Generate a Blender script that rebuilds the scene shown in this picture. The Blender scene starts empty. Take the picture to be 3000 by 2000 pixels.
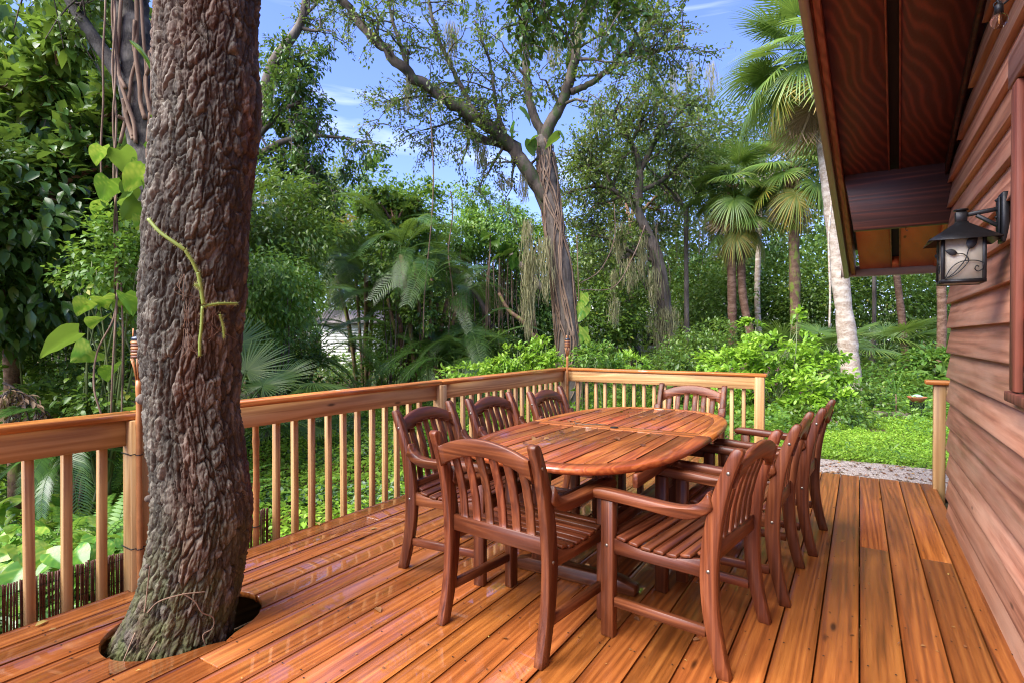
import bpy, math, random
import numpy as np
from mathutils import Vector, Matrix

SC = bpy.context.scene
COL = SC.collection
R = math.radians
rng = np.random.default_rng(7)
random.seed(7)

# ------------------------------------------------------------------ camera
EYE = np.array([0.0, 0.0, 1.32])
YAW, PITCH = 0.5525, -0.00826
cam_data = bpy.data.cameras.new('camera')
cam_data.lens = 19.8
cam_data.sensor_width = 36
cam_data.clip_start = 0.05
cam_data.clip_end = 3000
cam = bpy.data.objects.new('camera', cam_data)
COL.objects.link(cam)
cam.location = EYE
cam.rotation_euler = (R(90) + PITCH, 0, YAW)
SC.camera = cam

# ------------------------------------------------------------------ sky and sun
SUN_EL, SUN_AZ = R(50), R(206)          # azimuth of the sun, clockwise from +Y: behind and left of the camera
world = bpy.data.worlds.new('World')
SC.world = world
world.use_nodes = True
wn, wl = world.node_tree.nodes, world.node_tree.links
wn.clear()
w_out = wn.new('ShaderNodeOutputWorld')
w_bg = wn.new('ShaderNodeBackground')
w_bg.inputs['Strength'].default_value = 0.080
sky = wn.new('ShaderNodeTexSky')
sky.sky_type = 'NISHITA'
sky.sun_disc = False
sky.sun_elevation = SUN_EL
sky.sun_rotation = SUN_AZ
sky.dust_density = 0.6
sky.ozone_density = 1.6
tc = wn.new('ShaderNodeTexCoord')
mp = wn.new('ShaderNodeMapping')
mp.inputs['Scale'].default_value = (0.9, 1.3, 9.0)
mp.inputs['Rotation'].default_value = (0.03, 0.05, 0.4)
nz = wn.new('ShaderNodeTexNoise')
nz.inputs['Scale'].default_value = 1.9
nz.inputs['Detail'].default_value = 5
nz.inputs['Roughness'].default_value = 0.55
nz.inputs['Distortion'].default_value = 0.5
rp = wn.new('ShaderNodeValToRGB')
rp.color_ramp.elements[0].position = 0.54
rp.color_ramp.elements[0].color = (0.0, 0.0, 0.0, 1)
rp.color_ramp.elements[1].position = 1.0
rp.color_ramp.elements[1].color = (1, 1, 1, 1)
mx = wn.new('ShaderNodeMix')
mx.data_type = 'RGBA'
mx.inputs[7].default_value = (5.6, 6.0, 6.6, 1)
wl.new(tc.outputs['Generated'], mp.inputs['Vector'])
wl.new(mp.outputs['Vector'], nz.inputs['Vector'])
wl.new(nz.outputs['Fac'], rp.inputs['Fac'])
wl.new(rp.outputs['Color'], mx.inputs[0])
w_tint = wn.new('ShaderNodeMix')
w_tint.data_type = 'RGBA'
w_tint.blend_type = 'MULTIPLY'
w_tint.inputs[0].default_value = 1.0
w_tint.inputs[7].default_value = (0.72, 0.74, 1.20, 1)
wl.new(sky.outputs['Color'], w_tint.inputs[6])
wl.new(w_tint.outputs[2], mx.inputs[6])
wl.new(mx.outputs[2], w_bg.inputs['Color'])
wl.new(w_bg.outputs[0], w_out.inputs['Surface'])

sun_data = bpy.data.lights.new('sun', 'SUN')
sun_data.energy = 3.2
sun_data.angle = R(60)
sun_data.color = (1.0, 0.94, 0.84)
sun = bpy.data.objects.new('sun', sun_data)
COL.objects.link(sun)
sd = Vector((math.sin(SUN_AZ) * math.cos(SUN_EL), math.cos(SUN_AZ) * math.cos(SUN_EL), math.sin(SUN_EL)))
sun.rotation_euler = sd.to_track_quat('Z', 'Y').to_euler()
sun.location = sd * 60

SC.view_settings.view_transform = 'Standard'
SC.view_settings.look = 'None'
SC.view_settings.exposure = 2.15
SC.view_settings.gamma = 1
SC.view_settings.use_curve_mapping = False
SC.render.engine = 'CYCLES'
SC.cycles.use_denoising = True
SC.cycles.denoising_prefilter = 'ACCURATE'
SC.cycles.max_bounces = 12
SC.cycles.diffuse_bounces = 6
SC.cycles.filter_width = 1.1
SC.cycles.glossy_bounces = 4
SC.cycles.transmission_bounces = 6
SC.cycles.transparent_max_bounces = 8
SC.cycles.sample_clamp_indirect = 6

# ------------------------------------------------------------------ helpers
FWD = np.array([-math.sin(YAW) * math.cos(PITCH), math.cos(YAW) * math.cos(PITCH), math.sin(PITCH)])
RGT = np.array([math.cos(YAW), math.sin(YAW), 0.0])
UPV = np.cross(RGT, FWD)


def at(x, y, d):
    """world point seen at photo pixel (x, y) and d metres ahead"""
    return EYE + d * (FWD + RGT * (x - 1500) / 1650 - UPV * (y - 1000) / 1650)


def smooth01(t):
    t = np.clip(t, 0, 1)
    return t * t * (3 - 2 * t)


def ground_z(x, y):
    x = np.asarray(x, float)
    y = np.asarray(y, float)
    z = -0.12 - 0.36 * smooth01((-0.6 - x) / 2.6) * (1 - 0.55 * smooth01((y - 7) / 6))
    z = z + 0.05 * np.sin(x * 0.9 + 1.3) * np.sin(y * 0.7) * smooth01((y - 7) / 3)
    return z


def gpt(x, y, d):
    """ground point in the column of pixel x at distance d"""
    p = at(x, 1000, d)
    return np.array([p[0], p[1], float(ground_z(p[0], p[1]))])


ORG = {}


def unit(v):
    v = np.asarray(v, float)
    return v / (np.linalg.norm(v, axis=-1, keepdims=True) + 1e-12)


class MB:
    """collects geometry that becomes one mesh"""

    def __init__(self):
        self.V, self.G, self.T, self.n = [], {}, [], 0

    def add(self, V, groups, tint=0.5):
        V = np.asarray(V, float).reshape(-1, 3)
        for g in groups:
            g = np.asarray(g, dtype=np.int64)
            if g.ndim == 1:
                g = g[None]
            self.G.setdefault(g.shape[1], []).append(g + self.n)
        self.V.append(V)
        t = np.asarray(tint, float)
        self.T.append(np.full(len(V), float(t)) if t.ndim == 0 else t)
        self.n += len(V)
        return self

    def box(self, c, s, rot=None, tint=0.5):
        c, s = np.asarray(c, float), np.asarray(s, float) / 2
        P = np.array([[i, j, k] for i in (-1, 1) for j in (-1, 1) for k in (-1, 1)], float) * s
        if rot is not None:
            P = P @ np.array(rot).T
        F = [[0, 1, 3, 2], [4, 6, 7, 5], [0, 4, 5, 1], [2, 3, 7, 6], [0, 2, 6, 4], [1, 5, 7, 3]]
        return self.add(P + c, [np.array(F)], tint)

    def span(self, a, b, tint=0.5):
        a, b = np.asarray(a, float), np.asarray(b, float)
        return self.box((a + b) / 2, np.abs(b - a), None, tint)

    def bar(self, a, b, w, h, up=(0, 0, 1), tint=0.5):
        a, b = np.asarray(a, float), np.asarray(b, float)
        y = unit(b - a)
        x = unit(np.cross(y, np.asarray(up, float)))
        z = np.cross(x, y)
        return self.box((a + b) / 2, (w, np.linalg.norm(b - a), h), np.stack([x, y, z], 1), tint)

    def prism(self, poly, axis, a, b, tint=0.5):
        """extrude a 2D outline along an axis between a and b"""
        poly = np.asarray(poly, float)
        n = len(poly)
        o = {'x': (1, 2, 0), 'y': (0, 2, 1), 'z': (0, 1, 2)}[axis]
        V = np.zeros((2 * n, 3))
        V[:n, o[0]] = V[n:, o[0]] = poly[:, 0]
        V[:n, o[1]] = V[n:, o[1]] = poly[:, 1]
        V[:n, o[2]], V[n:, o[2]] = a, b
        i = np.arange(n)
        j = (i + 1) % n
        area = 0.5 * np.sum(poly[:, 0] * np.roll(poly[:, 1], -1) - np.roll(poly[:, 0], -1) * poly[:, 1])
        sgn = area * (1 if axis != 'y' else -1) * (1 if b > a else -1)
        side = np.stack([i, j, j + n, i + n], 1)
        capb, capt = np.arange(n)[::-1], np.arange(n) + n
        if sgn < 0:
            side, capb, capt = side[:, ::-1], capb[::-1], capt[::-1]
        return self.add(V, [side, capb, capt], tint)

    def strip(self, A, B, A2, B2, tint=0.5):
        """solid band: outlines A (top one side), B (top other side), A2, B2 below; all n x 3"""
        n = len(A)
        V = np.concatenate([A, B, B2, A2])
        i = np.arange(n - 1)
        gs = []
        for k in range(4):
            o, p = k * n, ((k + 1) % 4) * n
            gs.append(np.stack([i + o, i + p, i + 1 + p, i + 1 + o], 1)[:, ::-1])
        gs.append(np.array([[0, n, 2 * n, 3 * n]])[:, ::-1])
        gs.append(np.array([[n - 1, 2 * n - 1, 3 * n - 1, 4 * n - 1]]))
        return self.add(V, gs, tint)

    def tube(self, pts, rad, n=8, cap=True, tint=0.5):
        pts = np.asarray(pts, float)
        m = len(pts)
        rad = np.broadcast_to(np.asarray(rad, float), (m,))
        t = np.gradient(pts, axis=0)
        t = unit(t)
        ref = np.array([0.31, 0.17, 0.93]) if abs(t[:, 2]).mean() < 0.8 else np.array([0.93, 0.31, 0.1])
        x = unit(np.cross(t, ref))
        y = np.cross(t, x)
        a = np.arange(n) * 2 * math.pi / n
        V = pts[:, None] + rad[:, None, None] * (np.cos(a)[None, :, None] * x[:, None] + np.sin(a)[None, :, None] * y[:, None])
        i, k = np.meshgrid(np.arange(m - 1), np.arange(n), indexing='ij')
        k2 = (k + 1) % n
        q = np.stack([i * n + k, i * n + k2, (i + 1) * n + k2, (i + 1) * n + k], -1).reshape(-1, 4)
        gs = [q]
        if cap:
            gs += [np.arange(n)[::-1], np.arange(n) + (m - 1) * n]
        return self.add(V.reshape(-1, 3), gs, tint)

    def lathe(self, prof, c, n=16, tint=0.5):
        prof = np.asarray(prof, float)
        m = len(prof)
        a = np.arange(n) * 2 * math.pi / n
        V = np.stack([prof[:, None, 0] * np.cos(a), prof[:, None, 0] * np.sin(a), np.broadcast_to(prof[:, None, 1], (m, n))], -1)
        i, k = np.meshgrid(np.arange(m - 1), np.arange(n), indexing='ij')
        k2 = (k + 1) % n
        q = np.stack([i * n + k, i * n + k2, (i + 1) * n + k2, (i + 1) * n + k], -1).reshape(-1, 4)
        return self.add(V.reshape(-1, 3) + np.asarray(c, float), [q, np.arange(n)[::-1], np.arange(n) + (m - 1) * n], tint)

    def leaves(self, tmpl, pos, dirv, nrm, size, tint, width=1.0):
        tv, tg = tmpl
        pos, Y = np.asarray(pos, float), unit(dirv)
        X = unit(np.cross(Y, nrm))
        Z = np.cross(X, Y)
        N, k = len(pos), len(tv)
        s = np.broadcast_to(np.asarray(size, float), (N,))[:, None, None]
        w = np.broadcast_to(np.asarray(width, float), (N,))[:, None, None]
        V = pos[:, None] + s * (w * tv[None, :, 0:1] * X[:, None] + tv[None, :, 1:2] * Y[:, None] + tv[None, :, 2:3] * Z[:, None])
        off = (np.arange(N) * k)[:, None, None]
        gs = [(np.asarray(g)[None] + off).reshape(-1, np.asarray(g).shape[1]) for g in tg]
        t = np.repeat(np.broadcast_to(np.asarray(tint, float), (N,)), k)
        return self.add(V.reshape(-1, 3), gs, t)

    def build(self, name, mat, parent=None, smooth=False, bevel=0.0, kind=None, local=False):
        V = np.concatenate(self.V)
        if parent is not None and not local:
            V = V - ORG.get(parent.name, np.zeros(3))
        me = bpy.data.meshes.new(name)
        me.vertices.add(len(V))
        me.vertices.foreach_set('co', V.astype(np.float32).ravel())
        loops, tot = [], []
        for k, gl in self.G.items():
            g = np.concatenate(gl)
            loops.append(g.ravel())
            tot.append(np.full(len(g), k))
        loops, tot = np.concatenate(loops), np.concatenate(tot)
        me.loops.add(len(loops))
        me.loops.foreach_set('vertex_index', loops.astype(np.int32))
        me.polygons.add(len(tot))
        me.polygons.foreach_set('loop_start', (np.cumsum(tot) - tot).astype(np.int32))
        if smooth:
            me.polygons.foreach_set('use_smooth', np.ones(len(tot), dtype=bool))
        me.update(calc_edges=True)
        a = me.attributes.new('tint', 'FLOAT', 'POINT')
        a.data.foreach_set('value', np.concatenate(self.T).astype(np.float32))
        me.materials.append(mat)
        o = bpy.data.objects.new(name, me)
        COL.objects.link(o)
        if parent is not None:
            o.parent = parent
            ORG[o.name] = ORG.get(parent.name, np.zeros(3))
        if bevel:
            b = o.modifiers.new('soft_edges', 'BEVEL')
            b.width = bevel
            b.segments = 1
            b.limit_method = 'ANGLE'
            b.angle_limit = R(40)
        if kind:
            o['kind'] = kind
        return o


def tag(o, label=None, cat=None, group=None, kind=None):
    if label:
        o['label'] = label
    if cat:
        o['category'] = cat
    if group:
        o['group'] = group
    if kind:
        o['kind'] = kind
    return o


def thing(name, loc, label=None, cat=None, group=None, rz=0.0, kind=None):
    o = bpy.data.objects.new(name, None)
    COL.objects.link(o)
    o.location = loc
    o.rotation_euler = (0, 0, rz)
    o.empty_display_size = 0.2
    ORG[o.name] = np.asarray(loc, float)
    return tag(o, label, cat, group, kind)


def inst(me_obj, name, parent, loc, rot=(0, 0, 0), scale=1.0, mat=None):
    """another object on the same mesh data, placed in world terms under an unrotated parent"""
    o = bpy.data.objects.new(name, me_obj.data)
    COL.objects.link(o)
    if parent is not None:
        o.parent = parent
        loc = np.asarray(loc, float) - ORG.get(parent.name, np.zeros(3))
    o.location = loc
    o.rotation_euler = rot
    o.scale = (scale,) * 3 if np.isscalar(scale) else scale
    for m in me_obj.modifiers:
        b = o.modifiers.new(m.name, m.type)
        b.width, b.segments, b.limit_method, b.angle_limit = m.width, m.segments, m.limit_method, m.angle_limit
    return o


def copy_tree(o, parent=None):
    c = o.copy()
    COL.objects.link(c)
    if parent is not None:
        c.parent = parent
    for ch in list(o.children):
        copy_tree(ch, c)
    return c


def spline(P, n):
    """Catmull-Rom through the points"""
    P = np.asarray(P, float)
    Q = np.concatenate([[2 * P[0] - P[1]], P, [2 * P[-1] - P[-2]]])
    t = np.linspace(0, len(P) - 1 - 1e-9, n)
    i = t.astype(int)
    f = (t - i)[:, None]
    p0, p1, p2, p3 = Q[i], Q[i + 1], Q[i + 2], Q[i + 3]
    return 0.5 * (2 * p1 + (p2 - p0) * f + (2 * p0 - 5 * p1 + 4 * p2 - p3) * f ** 2 + (3 * p1 - p0 - 3 * p2 + p3) * f ** 3)


def hash01(i, j, k, s=0):
    h = (i * 374761393 + j * 668265263 + k * 2147483647 + s * 1274126177) & 0xFFFFFFFF
    h = ((h ^ (h >> 13)) * 1274126177) & 0xFFFFFFFF
    return ((h ^ (h >> 16)) & 0xFFFF) / 65535.0


def vnoise(P, seed=0):
    P = np.asarray(P, float)
    I = np.floor(P).astype(np.int64)
    f = P - I
    f = f * f * (3 - 2 * f)
    out = 0
    for a in (0, 1):
        for b in (0, 1):
            for c in (0, 1):
                w = (f[..., 0] if a else 1 - f[..., 0]) * (f[..., 1] if b else 1 - f[..., 1]) * (f[..., 2] if c else 1 - f[..., 2])
                out = out + w * hash01(I[..., 0] + a, I[..., 1] + b, I[..., 2] + c, seed)
    return out


# ------------------------------------------------------------------ materials
class NT:
    def __init__(self, name):
        self.m = bpy.data.materials.new(name)
        self.m.use_nodes = True
        self.t = self.m.node_tree
        self.t.nodes.clear()
        self.out = self.t.nodes.new('ShaderNodeOutputMaterial')

    def n(self, typ, **kw):
        nd = self.t.nodes.new(typ)
        for k, v in kw.items():
            setattr(nd, k, v)
        return nd

    def l(self, a, b):
        self.t.links.new(a, b)

    def math(self, op, a, b=None, c=None, clamp=False):
        nd = self.n('ShaderNodeMath', operation=op)
        nd.use_clamp = clamp
        for i, v in enumerate((a, b, c)):
            if v is None:
                continue
            if isinstance(v, (int, float)):
                nd.inputs[i].default_value = v
            else:
                self.l(v, nd.inputs[i])
        return nd.outputs[0]

    def ramp(self, fac, stops):
        nd = self.n('ShaderNodeValToRGB')
        e = nd.color_ramp.elements
        while len(e) < len(stops):
            e.new(0.5)
        for i, (p, c) in enumerate(stops):
            e[i].position = p
            e[i].color = (*c, 1) if not isinstance(c, (int, float)) else (c, c, c, 1)
        self.l(fac, nd.inputs[0])
        return nd.outputs[0]

    def mix(self, fac, a, b, mode='MIX'):
        nd = self.n('ShaderNodeMix', data_type='RGBA', blend_type=mode)
        for i, v in ((0, fac), (6, a), (7, b)):
            if isinstance(v, (int, float)):
                nd.inputs[i].default_value = v
            elif isinstance(v, tuple):
                nd.inputs[i].default_value = (*v, 1)
            else:
                self.l(v, nd.inputs[i])
        return nd.outputs[2]

    def noise(self, vec, scale, detail=3, rough=0.5, dist=0.0):
        nd = self.n('ShaderNodeTexNoise')
        nd.inputs['Scale'].default_value = scale
        nd.inputs['Detail'].default_value = detail
        nd.inputs['Roughness'].default_value = rough
        nd.inputs['Distortion'].default_value = dist
        if vec is not None:
            self.l(vec, nd.inputs['Vector'])
        return nd.outputs['Fac']

    def mapping(self, vec, scale=(1, 1, 1), loc=(0, 0, 0), rot=(0, 0, 0)):
        nd = self.n('ShaderNodeMapping')
        nd.inputs['Scale'].default_value = scale
        nd.inputs['Location'].default_value = loc
        nd.inputs['Rotation'].default_value = rot
        self.l(vec, nd.inputs['Vector'])
        return nd.outputs[0]

    def bump(self, h, strength=0.3, dist=0.01):
        nd = self.n('ShaderNodeBump')
        nd.inputs['Strength'].default_value = strength
        nd.inputs['Distance'].default_value = dist
        self.l(h, nd.inputs['Height'])
        return nd.outputs[0]

    def bsdf(self, color, rough=0.5, normal=None, spec=0.5, metal=0.0, coat=0.0):
        nd = self.n('ShaderNodeBsdfPrincipled')
        for key, v in (('Base Color', color), ('Roughness', rough), ('Metallic', metal), ('Specular IOR Level', spec), ('Coat Weight', coat)):
            if isinstance(v, (int, float)):
                nd.inputs[key].default_value = v
            elif isinstance(v, tuple):
                nd.inputs[key].default_value = (*v, 1)
            else:
                self.l(v, nd.inputs[key])
        if normal is not None:
            self.l(normal, nd.inputs['Normal'])
        return nd

    def done(self, shader):
        self.l(shader, self.out.inputs['Surface'])
        return self.m


def wood(name, stops, axis='y', freq=9.0, across=7.0, along=0.35, rough=(0.35, 0.6), wet=0.0, knots=0.0, contrast=1.0, vary=0.35, fibre=0.35, weather=None, gr=95, huev=0.008, lin=16.0, amp=None):
    """flat-sawn wood: contour rings stretched along one axis, fibres, knots, a tone per board; wet > 0 leaves a patchy film of water"""
    t = NT(name)
    oc = t.n('ShaderNodeTexCoord').outputs['Object']
    rnd = t.n('ShaderNodeObjectInfo').outputs['Random']
    off = t.n('ShaderNodeVectorMath', operation='MULTIPLY_ADD')
    cx = t.n('ShaderNodeCombineXYZ')
    for i in range(3):
        t.l(rnd, cx.inputs[i])
    t.l(cx.outputs[0], off.inputs[0])
    off.inputs[1].default_value = (31.7, 17.3, 23.9)
    t.l(oc, off.inputs[2])
    v = off.outputs[0]
    sc = {'x': (along, across, across), 'y': (across, along, across), 'z': (across, across, along)}[axis]
    fb = {'x': (2, gr, gr), 'y': (gr, 2, gr), 'z': (gr, gr, 2)}[axis]
    big = t.noise(t.mapping(v, sc), 1.0, 2, 0.45, 0.25)
    sp_ = t.n('ShaderNodeSeparateXYZ')
    t.l(v, sp_.inputs[0])
    o_ = {'x': (1, 2), 'y': (0, 2), 'z': (0, 1)}[axis]
    cross = t.math('ADD', sp_.outputs[o_[0]], sp_.outputs[o_[1]])
    phase = t.math('ADD', t.math('MULTIPLY', big, freq), t.math('MULTIPLY', cross, lin))
    ring = t.math('SINE', t.math('MULTIPLY', phase, 6.283))
    ring = t.math('MULTIPLY_ADD', ring, 0.5 * contrast, 0.5)
    fib = t.ramp(t.noise(t.mapping(v, fb), 1.0, 3, 0.65, 0.15), [(0.28, 0.0), (0.72, 1.0)])
    f = t.math('ADD', t.math('MULTIPLY', ring, 1 - fibre), t.math('MULTIPLY', fib, fibre))
    col = t.ramp(f, stops)
    hue = t.n('ShaderNodeHueSaturation')
    t.l(col, hue.inputs['Color'])
    t.l(t.math('MULTIPLY_ADD', rnd, vary, 1 - vary * 0.5), hue.inputs['Value'])
    rnd2 = t.math('FRACT', t.math('MULTIPLY', rnd, 7.13))
    t.l(t.math('MULTIPLY_ADD', rnd2, huev, 0.5 - huev / 2), hue.inputs['Hue'])
    col = hue.outputs[0]
    stain = t.noise(t.mapping(v, {'x': (.8, 3, 3), 'y': (3, .8, 3), 'z': (3, 3, .8)}[axis]), 1.6, 4, 0.6)
    col = t.mix(t.ramp(stain, [(0.45, 0.0), (0.75, 0.45)]), col, stops[0][1])
    if weather:
        wv = t.noise(t.mapping(v, {'x': (.6, 5, 5), 'y': (5, .6, 5), 'z': (5, 5, .6)}[axis], (3.1, 8.2, 1.7)), 1.3, 4, 0.65)
        col = t.mix(t.ramp(wv, [(0.45, 0.0), (0.72, 0.75)]), col, weather)
    if knots:
        vo = t.n('ShaderNodeTexVoronoi')
        vo.inputs['Scale'].default_value = 1.0
        t.l(t.mapping(v, {'x': (1.7, 6, 6), 'y': (6, 1.7, 6), 'z': (6, 6, 1.7)}[axis]), vo.inputs['Vector'])
        kn = t.ramp(vo.outputs['Distance'], [(0.05 * knots, 1.0), (0.12 * knots, 0.0)])
        col = t.mix(t.math('MULTIPLY', kn, 0.85), col, tuple(c * 0.22 for c in stops[0][1]))
    bh = t.math('ADD', t.math('MULTIPLY', fib, 0.5), t.math('MULTIPLY', ring, 0.5))
    if wet:
        pos = t.n('ShaderNodeNewGeometry').outputs['Position']
        wv = t.noise(t.mapping(pos, (2.6, 1.0, 1.0)), 1.6, 5, 0.6)
        film = t.ramp(wv, [(0.56 - 0.16 * wet, 0.0), (0.66 - 0.10 * wet, 1.0)])
        sp3 = t.n('ShaderNodeSeparateXYZ')
        t.l(pos, sp3.inputs[0])
        film = t.math('MULTIPLY', film, t.math('MULTIPLY_ADD', sp3.outputs[0], -1.25, -0.45, clamp=True))
        rg = t.math('MULTIPLY_ADD', fib, rough[1] - rough[0], rough[0])
        strength = t.math('MULTIPLY_ADD', film, -0.24, 0.28)
        bn = t.n('ShaderNodeBump')
        bn.inputs['Distance'].default_value = 0.004
        t.l(strength, bn.inputs['Strength'])
        t.l(bh, bn.inputs['Height'])
        b = t.bsdf(col, rg, bn.outputs[0], 0.25, 0.0, film)
        b.inputs['Coat Roughness'].default_value = 0.035
        b.inputs['Coat IOR'].default_value = 1.75
    else:
        b = t.bsdf(col, t.math('MULTIPLY_ADD', fib, rough[1] - rough[0], rough[0]), t.bump(bh, 0.25, 0.004), 0.4)
    return t.done(b.outputs[0])


def leafmat(name, stops, rough=0.35, trans=0.3, veins=0.0, spec=0.5):
    """leaf: a tone of its own for every leaf, glossy wet skin, light coming through"""
    t = NT(name)
    at_ = t.n('ShaderNodeAttribute', attribute_name='tint')
    rnd = t.n('ShaderNodeObjectInfo').outputs['Random']
    f = t.math('FRACT', t.math('ADD', at_.outputs['Fac'], t.math('MULTIPLY', rnd, 0.0)))
    col = t.ramp(f, stops)
    if veins:
        v = t.noise(t.n('ShaderNodeTexCoord').outputs['Object'], 14, 3, 0.6)
        col = t.mix(t.ramp(v, [(0.5, 0.0), (0.62, veins)]), col, stops[-1][1])
    b = t.bsdf(col, rough, None, spec)
    tr = t.n('ShaderNodeBsdfTranslucent')
    lighter = t.mix(0.35, col, (0.35, 0.5, 0.05), 'MIX')
    t.l(lighter, tr.inputs['Color'])
    ms = t.n('ShaderNodeMixShader')
    ms.inputs[0].default_value = trans
    t.l(b.outputs[0], ms.inputs[1])
    t.l(tr.outputs[0], ms.inputs[2])
    return t.done(ms.outputs[0])


def barkmat(name, c1, c2, c3, scale=6.0, stretch=0.25, rough=0.8, bump=0.6, moss=None):
    t = NT(name)
    oc = t.n('ShaderNodeTexCoord').outputs['Object']
    a = t.noise(t.mapping(oc, (1, 1, stretch)), scale * 3, 5, 0.65, 0.4)
    b = t.noise(t.mapping(oc, (1, 1, stretch * 2)), scale * 0.5, 3, 0.5)
    col = t.ramp(a, [(0.3, c1), (0.7, c2)])
    col = t.mix(t.ramp(b, [(0.45, 0.0), (0.65, 0.8)]), col, c3)
    if moss:
        g = t.noise(t.mapping(oc, (1, 1, 0.5)), scale * 0.9, 5, 0.6)
        col = t.mix(t.ramp(g, [(0.5, 0.0), (0.62, 0.9)]), col, moss)
    return t.done(t.bsdf(col, rough, t.bump(a, bump, 0.02), 0.3).outputs[0])


def plain(name, color, rough=0.5, metal=0.0, var=0.15, scale=12.0, bump=0.0, spec=0.5):
    t = NT(name)
    oc = t.n('ShaderNodeTexCoord').outputs['Object']
    a = t.noise(oc, scale, 4, 0.6)
    col = t.ramp(a, [(0.25, tuple(c * (1 - var) for c in color)), (0.75, tuple(min(1, c * (1 + var)) for c in color))])
    nrm = t.bump(a, bump, 0.01) if bump else None
    return t.done(t.bsdf(col, rough, nrm, spec, metal).outputs[0])


DECK = wood('deck_stain', [(0.0, (0.11, 0.030, 0.007)), (0.5, (0.29, 0.086, 0.018)), (1.0, (0.44, 0.155, 0.034))], 'y', 7, 8, 0.26, (0.34, 0.55), wet=1.15, knots=0.8, vary=0.2, contrast=0.8, fibre=0.55, gr=62)
RAILW = {a: wood('rail_pine_' + a, [(0.0, (0.29, 0.145, 0.055)), (0.5, (0.46, 0.27, 0.11)), (1.0, (0.57, 0.37, 0.17))], a, 5, 9, 0.5, (0.4, 0.6), knots=0.7, vary=0.3, fibre=0.4) for a in 'xyz'}
CAPW = {a: wood('rail_cap_stain_' + a, [(0.0, (0.25, 0.07, 0.016)), (0.5, (0.46, 0.165, 0.036)), (1.0, (0.60, 0.25, 0.07))], a, 6, 9, 0.5, (0.25, 0.45), wet=0.3, knots=0.5, vary=0.2) for a in 'xy'}
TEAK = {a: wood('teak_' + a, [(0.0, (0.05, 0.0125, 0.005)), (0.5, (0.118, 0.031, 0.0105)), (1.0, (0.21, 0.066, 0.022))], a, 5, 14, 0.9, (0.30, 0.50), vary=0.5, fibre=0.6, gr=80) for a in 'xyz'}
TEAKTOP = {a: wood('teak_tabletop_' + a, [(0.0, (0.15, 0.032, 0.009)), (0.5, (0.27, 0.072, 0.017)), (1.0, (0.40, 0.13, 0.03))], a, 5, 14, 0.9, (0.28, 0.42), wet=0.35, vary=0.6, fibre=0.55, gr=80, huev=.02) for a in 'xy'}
SIDING = wood('red_siding_stain', [(0.0, (0.20, 0.072, 0.040)), (0.5, (0.40, 0.165, 0.095)), (1.0, (0.52, 0.25, 0.155))], 'y', 5, 7, 0.28, (0.5, 0.75), knots=0.7, vary=0.3, fibre=0.5, weather=(0.50, 0.29, 0.195), gr=70, lin=9)
TRIMW = wood('red_trim_stain', [(0.0, (0.12, 0.03, 0.02)), (0.5, (0.22, 0.06, 0.035)), (1.0, (0.3, 0.1, 0.06))], 'z', 4, 8, 0.4, (0.5, 0.75), vary=0.1)
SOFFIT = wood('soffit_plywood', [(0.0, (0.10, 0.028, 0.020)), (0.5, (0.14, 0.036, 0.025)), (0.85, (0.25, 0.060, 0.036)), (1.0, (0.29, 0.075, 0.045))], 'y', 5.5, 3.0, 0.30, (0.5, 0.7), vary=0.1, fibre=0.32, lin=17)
EAVEPLY_LIT = wood('eave_plywood_lit', [(0.0, (0.34, 0.065, 0.02)), (0.5, (0.50, 0.11, 0.034)), (1.0, (0.60, 0.16, 0.05))], 'y', 2, 4, 0.3, (0.4, 0.6), knots=0.8, vary=0.1, fibre=0.4, contrast=0.35, lin=8)  # soffit plywood again, light bounced off the lawn put into its colour
BEAMW = wood('dark_beam_stain', [(0.0, (0.03, 0.012, 0.009)), (0.7, (0.07, 0.022, 0.015)), (1.0, (0.19, 0.045, 0.022))], 'x', 5, 9, 0.25, (0.45, 0.65), vary=0.1, fibre=0.4)
FASCIAW = wood('rake_board_stain', [(0.0, (0.16, 0.03, 0.015)), (0.5, (0.26, 0.06, 0.03)), (1.0, (0.34, 0.1, 0.06))], 'y', 4, 9, 0.3, (0.4, 0.6), vary=0.1)
GUTTER = plain('bronze_gutter', (0.23, 0.17, 0.14), 0.45, 0.0, 0.08)
DRIP = plain('drip_edge', (0.36, 0.29, 0.25), 0.4, 0.0, 0.08)
DARK = plain('dark_slot', (0.02, 0.014, 0.012), 0.9)
BLACKM = plain('black_iron', (0.018, 0.018, 0.02), 0.45, 0.6, 0.3, 30, 0.1)
REEDM = plain('reed_brown', (0.085, 0.028, 0.016), 0.6, 0, 0.5, 25)
BAMBOO = plain('bamboo', (0.36, 0.15, 0.05), 0.4, 0, 0.35, 9)
BAMBOOD = plain('bamboo_dark', (0.12, 0.04, 0.02), 0.5, 0, 0.3, 9)
SCREWM = plain('screw_steel', (0.05, 0.045, 0.04), 0.4, 0.7)
SOIL = None


def soilmat():
    t = NT('forest_soil')
    p = t.n('ShaderNodeNewGeometry').outputs['Position']
    a = t.noise(p, 1.1, 5, 0.6)
    b = t.noise(p, 18, 5, 0.7)
    col = t.ramp(b, [(0.3, (0.03, 0.02, 0.012)), (0.55, (0.085, 0.052, 0.03)), (0.75, (0.16, 0.10, 0.06))])
    col = t.mix(t.ramp(a, [(0.42, 0.0), (0.6, 0.7)]), col, (0.06, 0.10, 0.02))
    return t.done(t.bsdf(col, 0.9, t.bump(b, 0.8, 0.04), 0.2).outputs[0])


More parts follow.
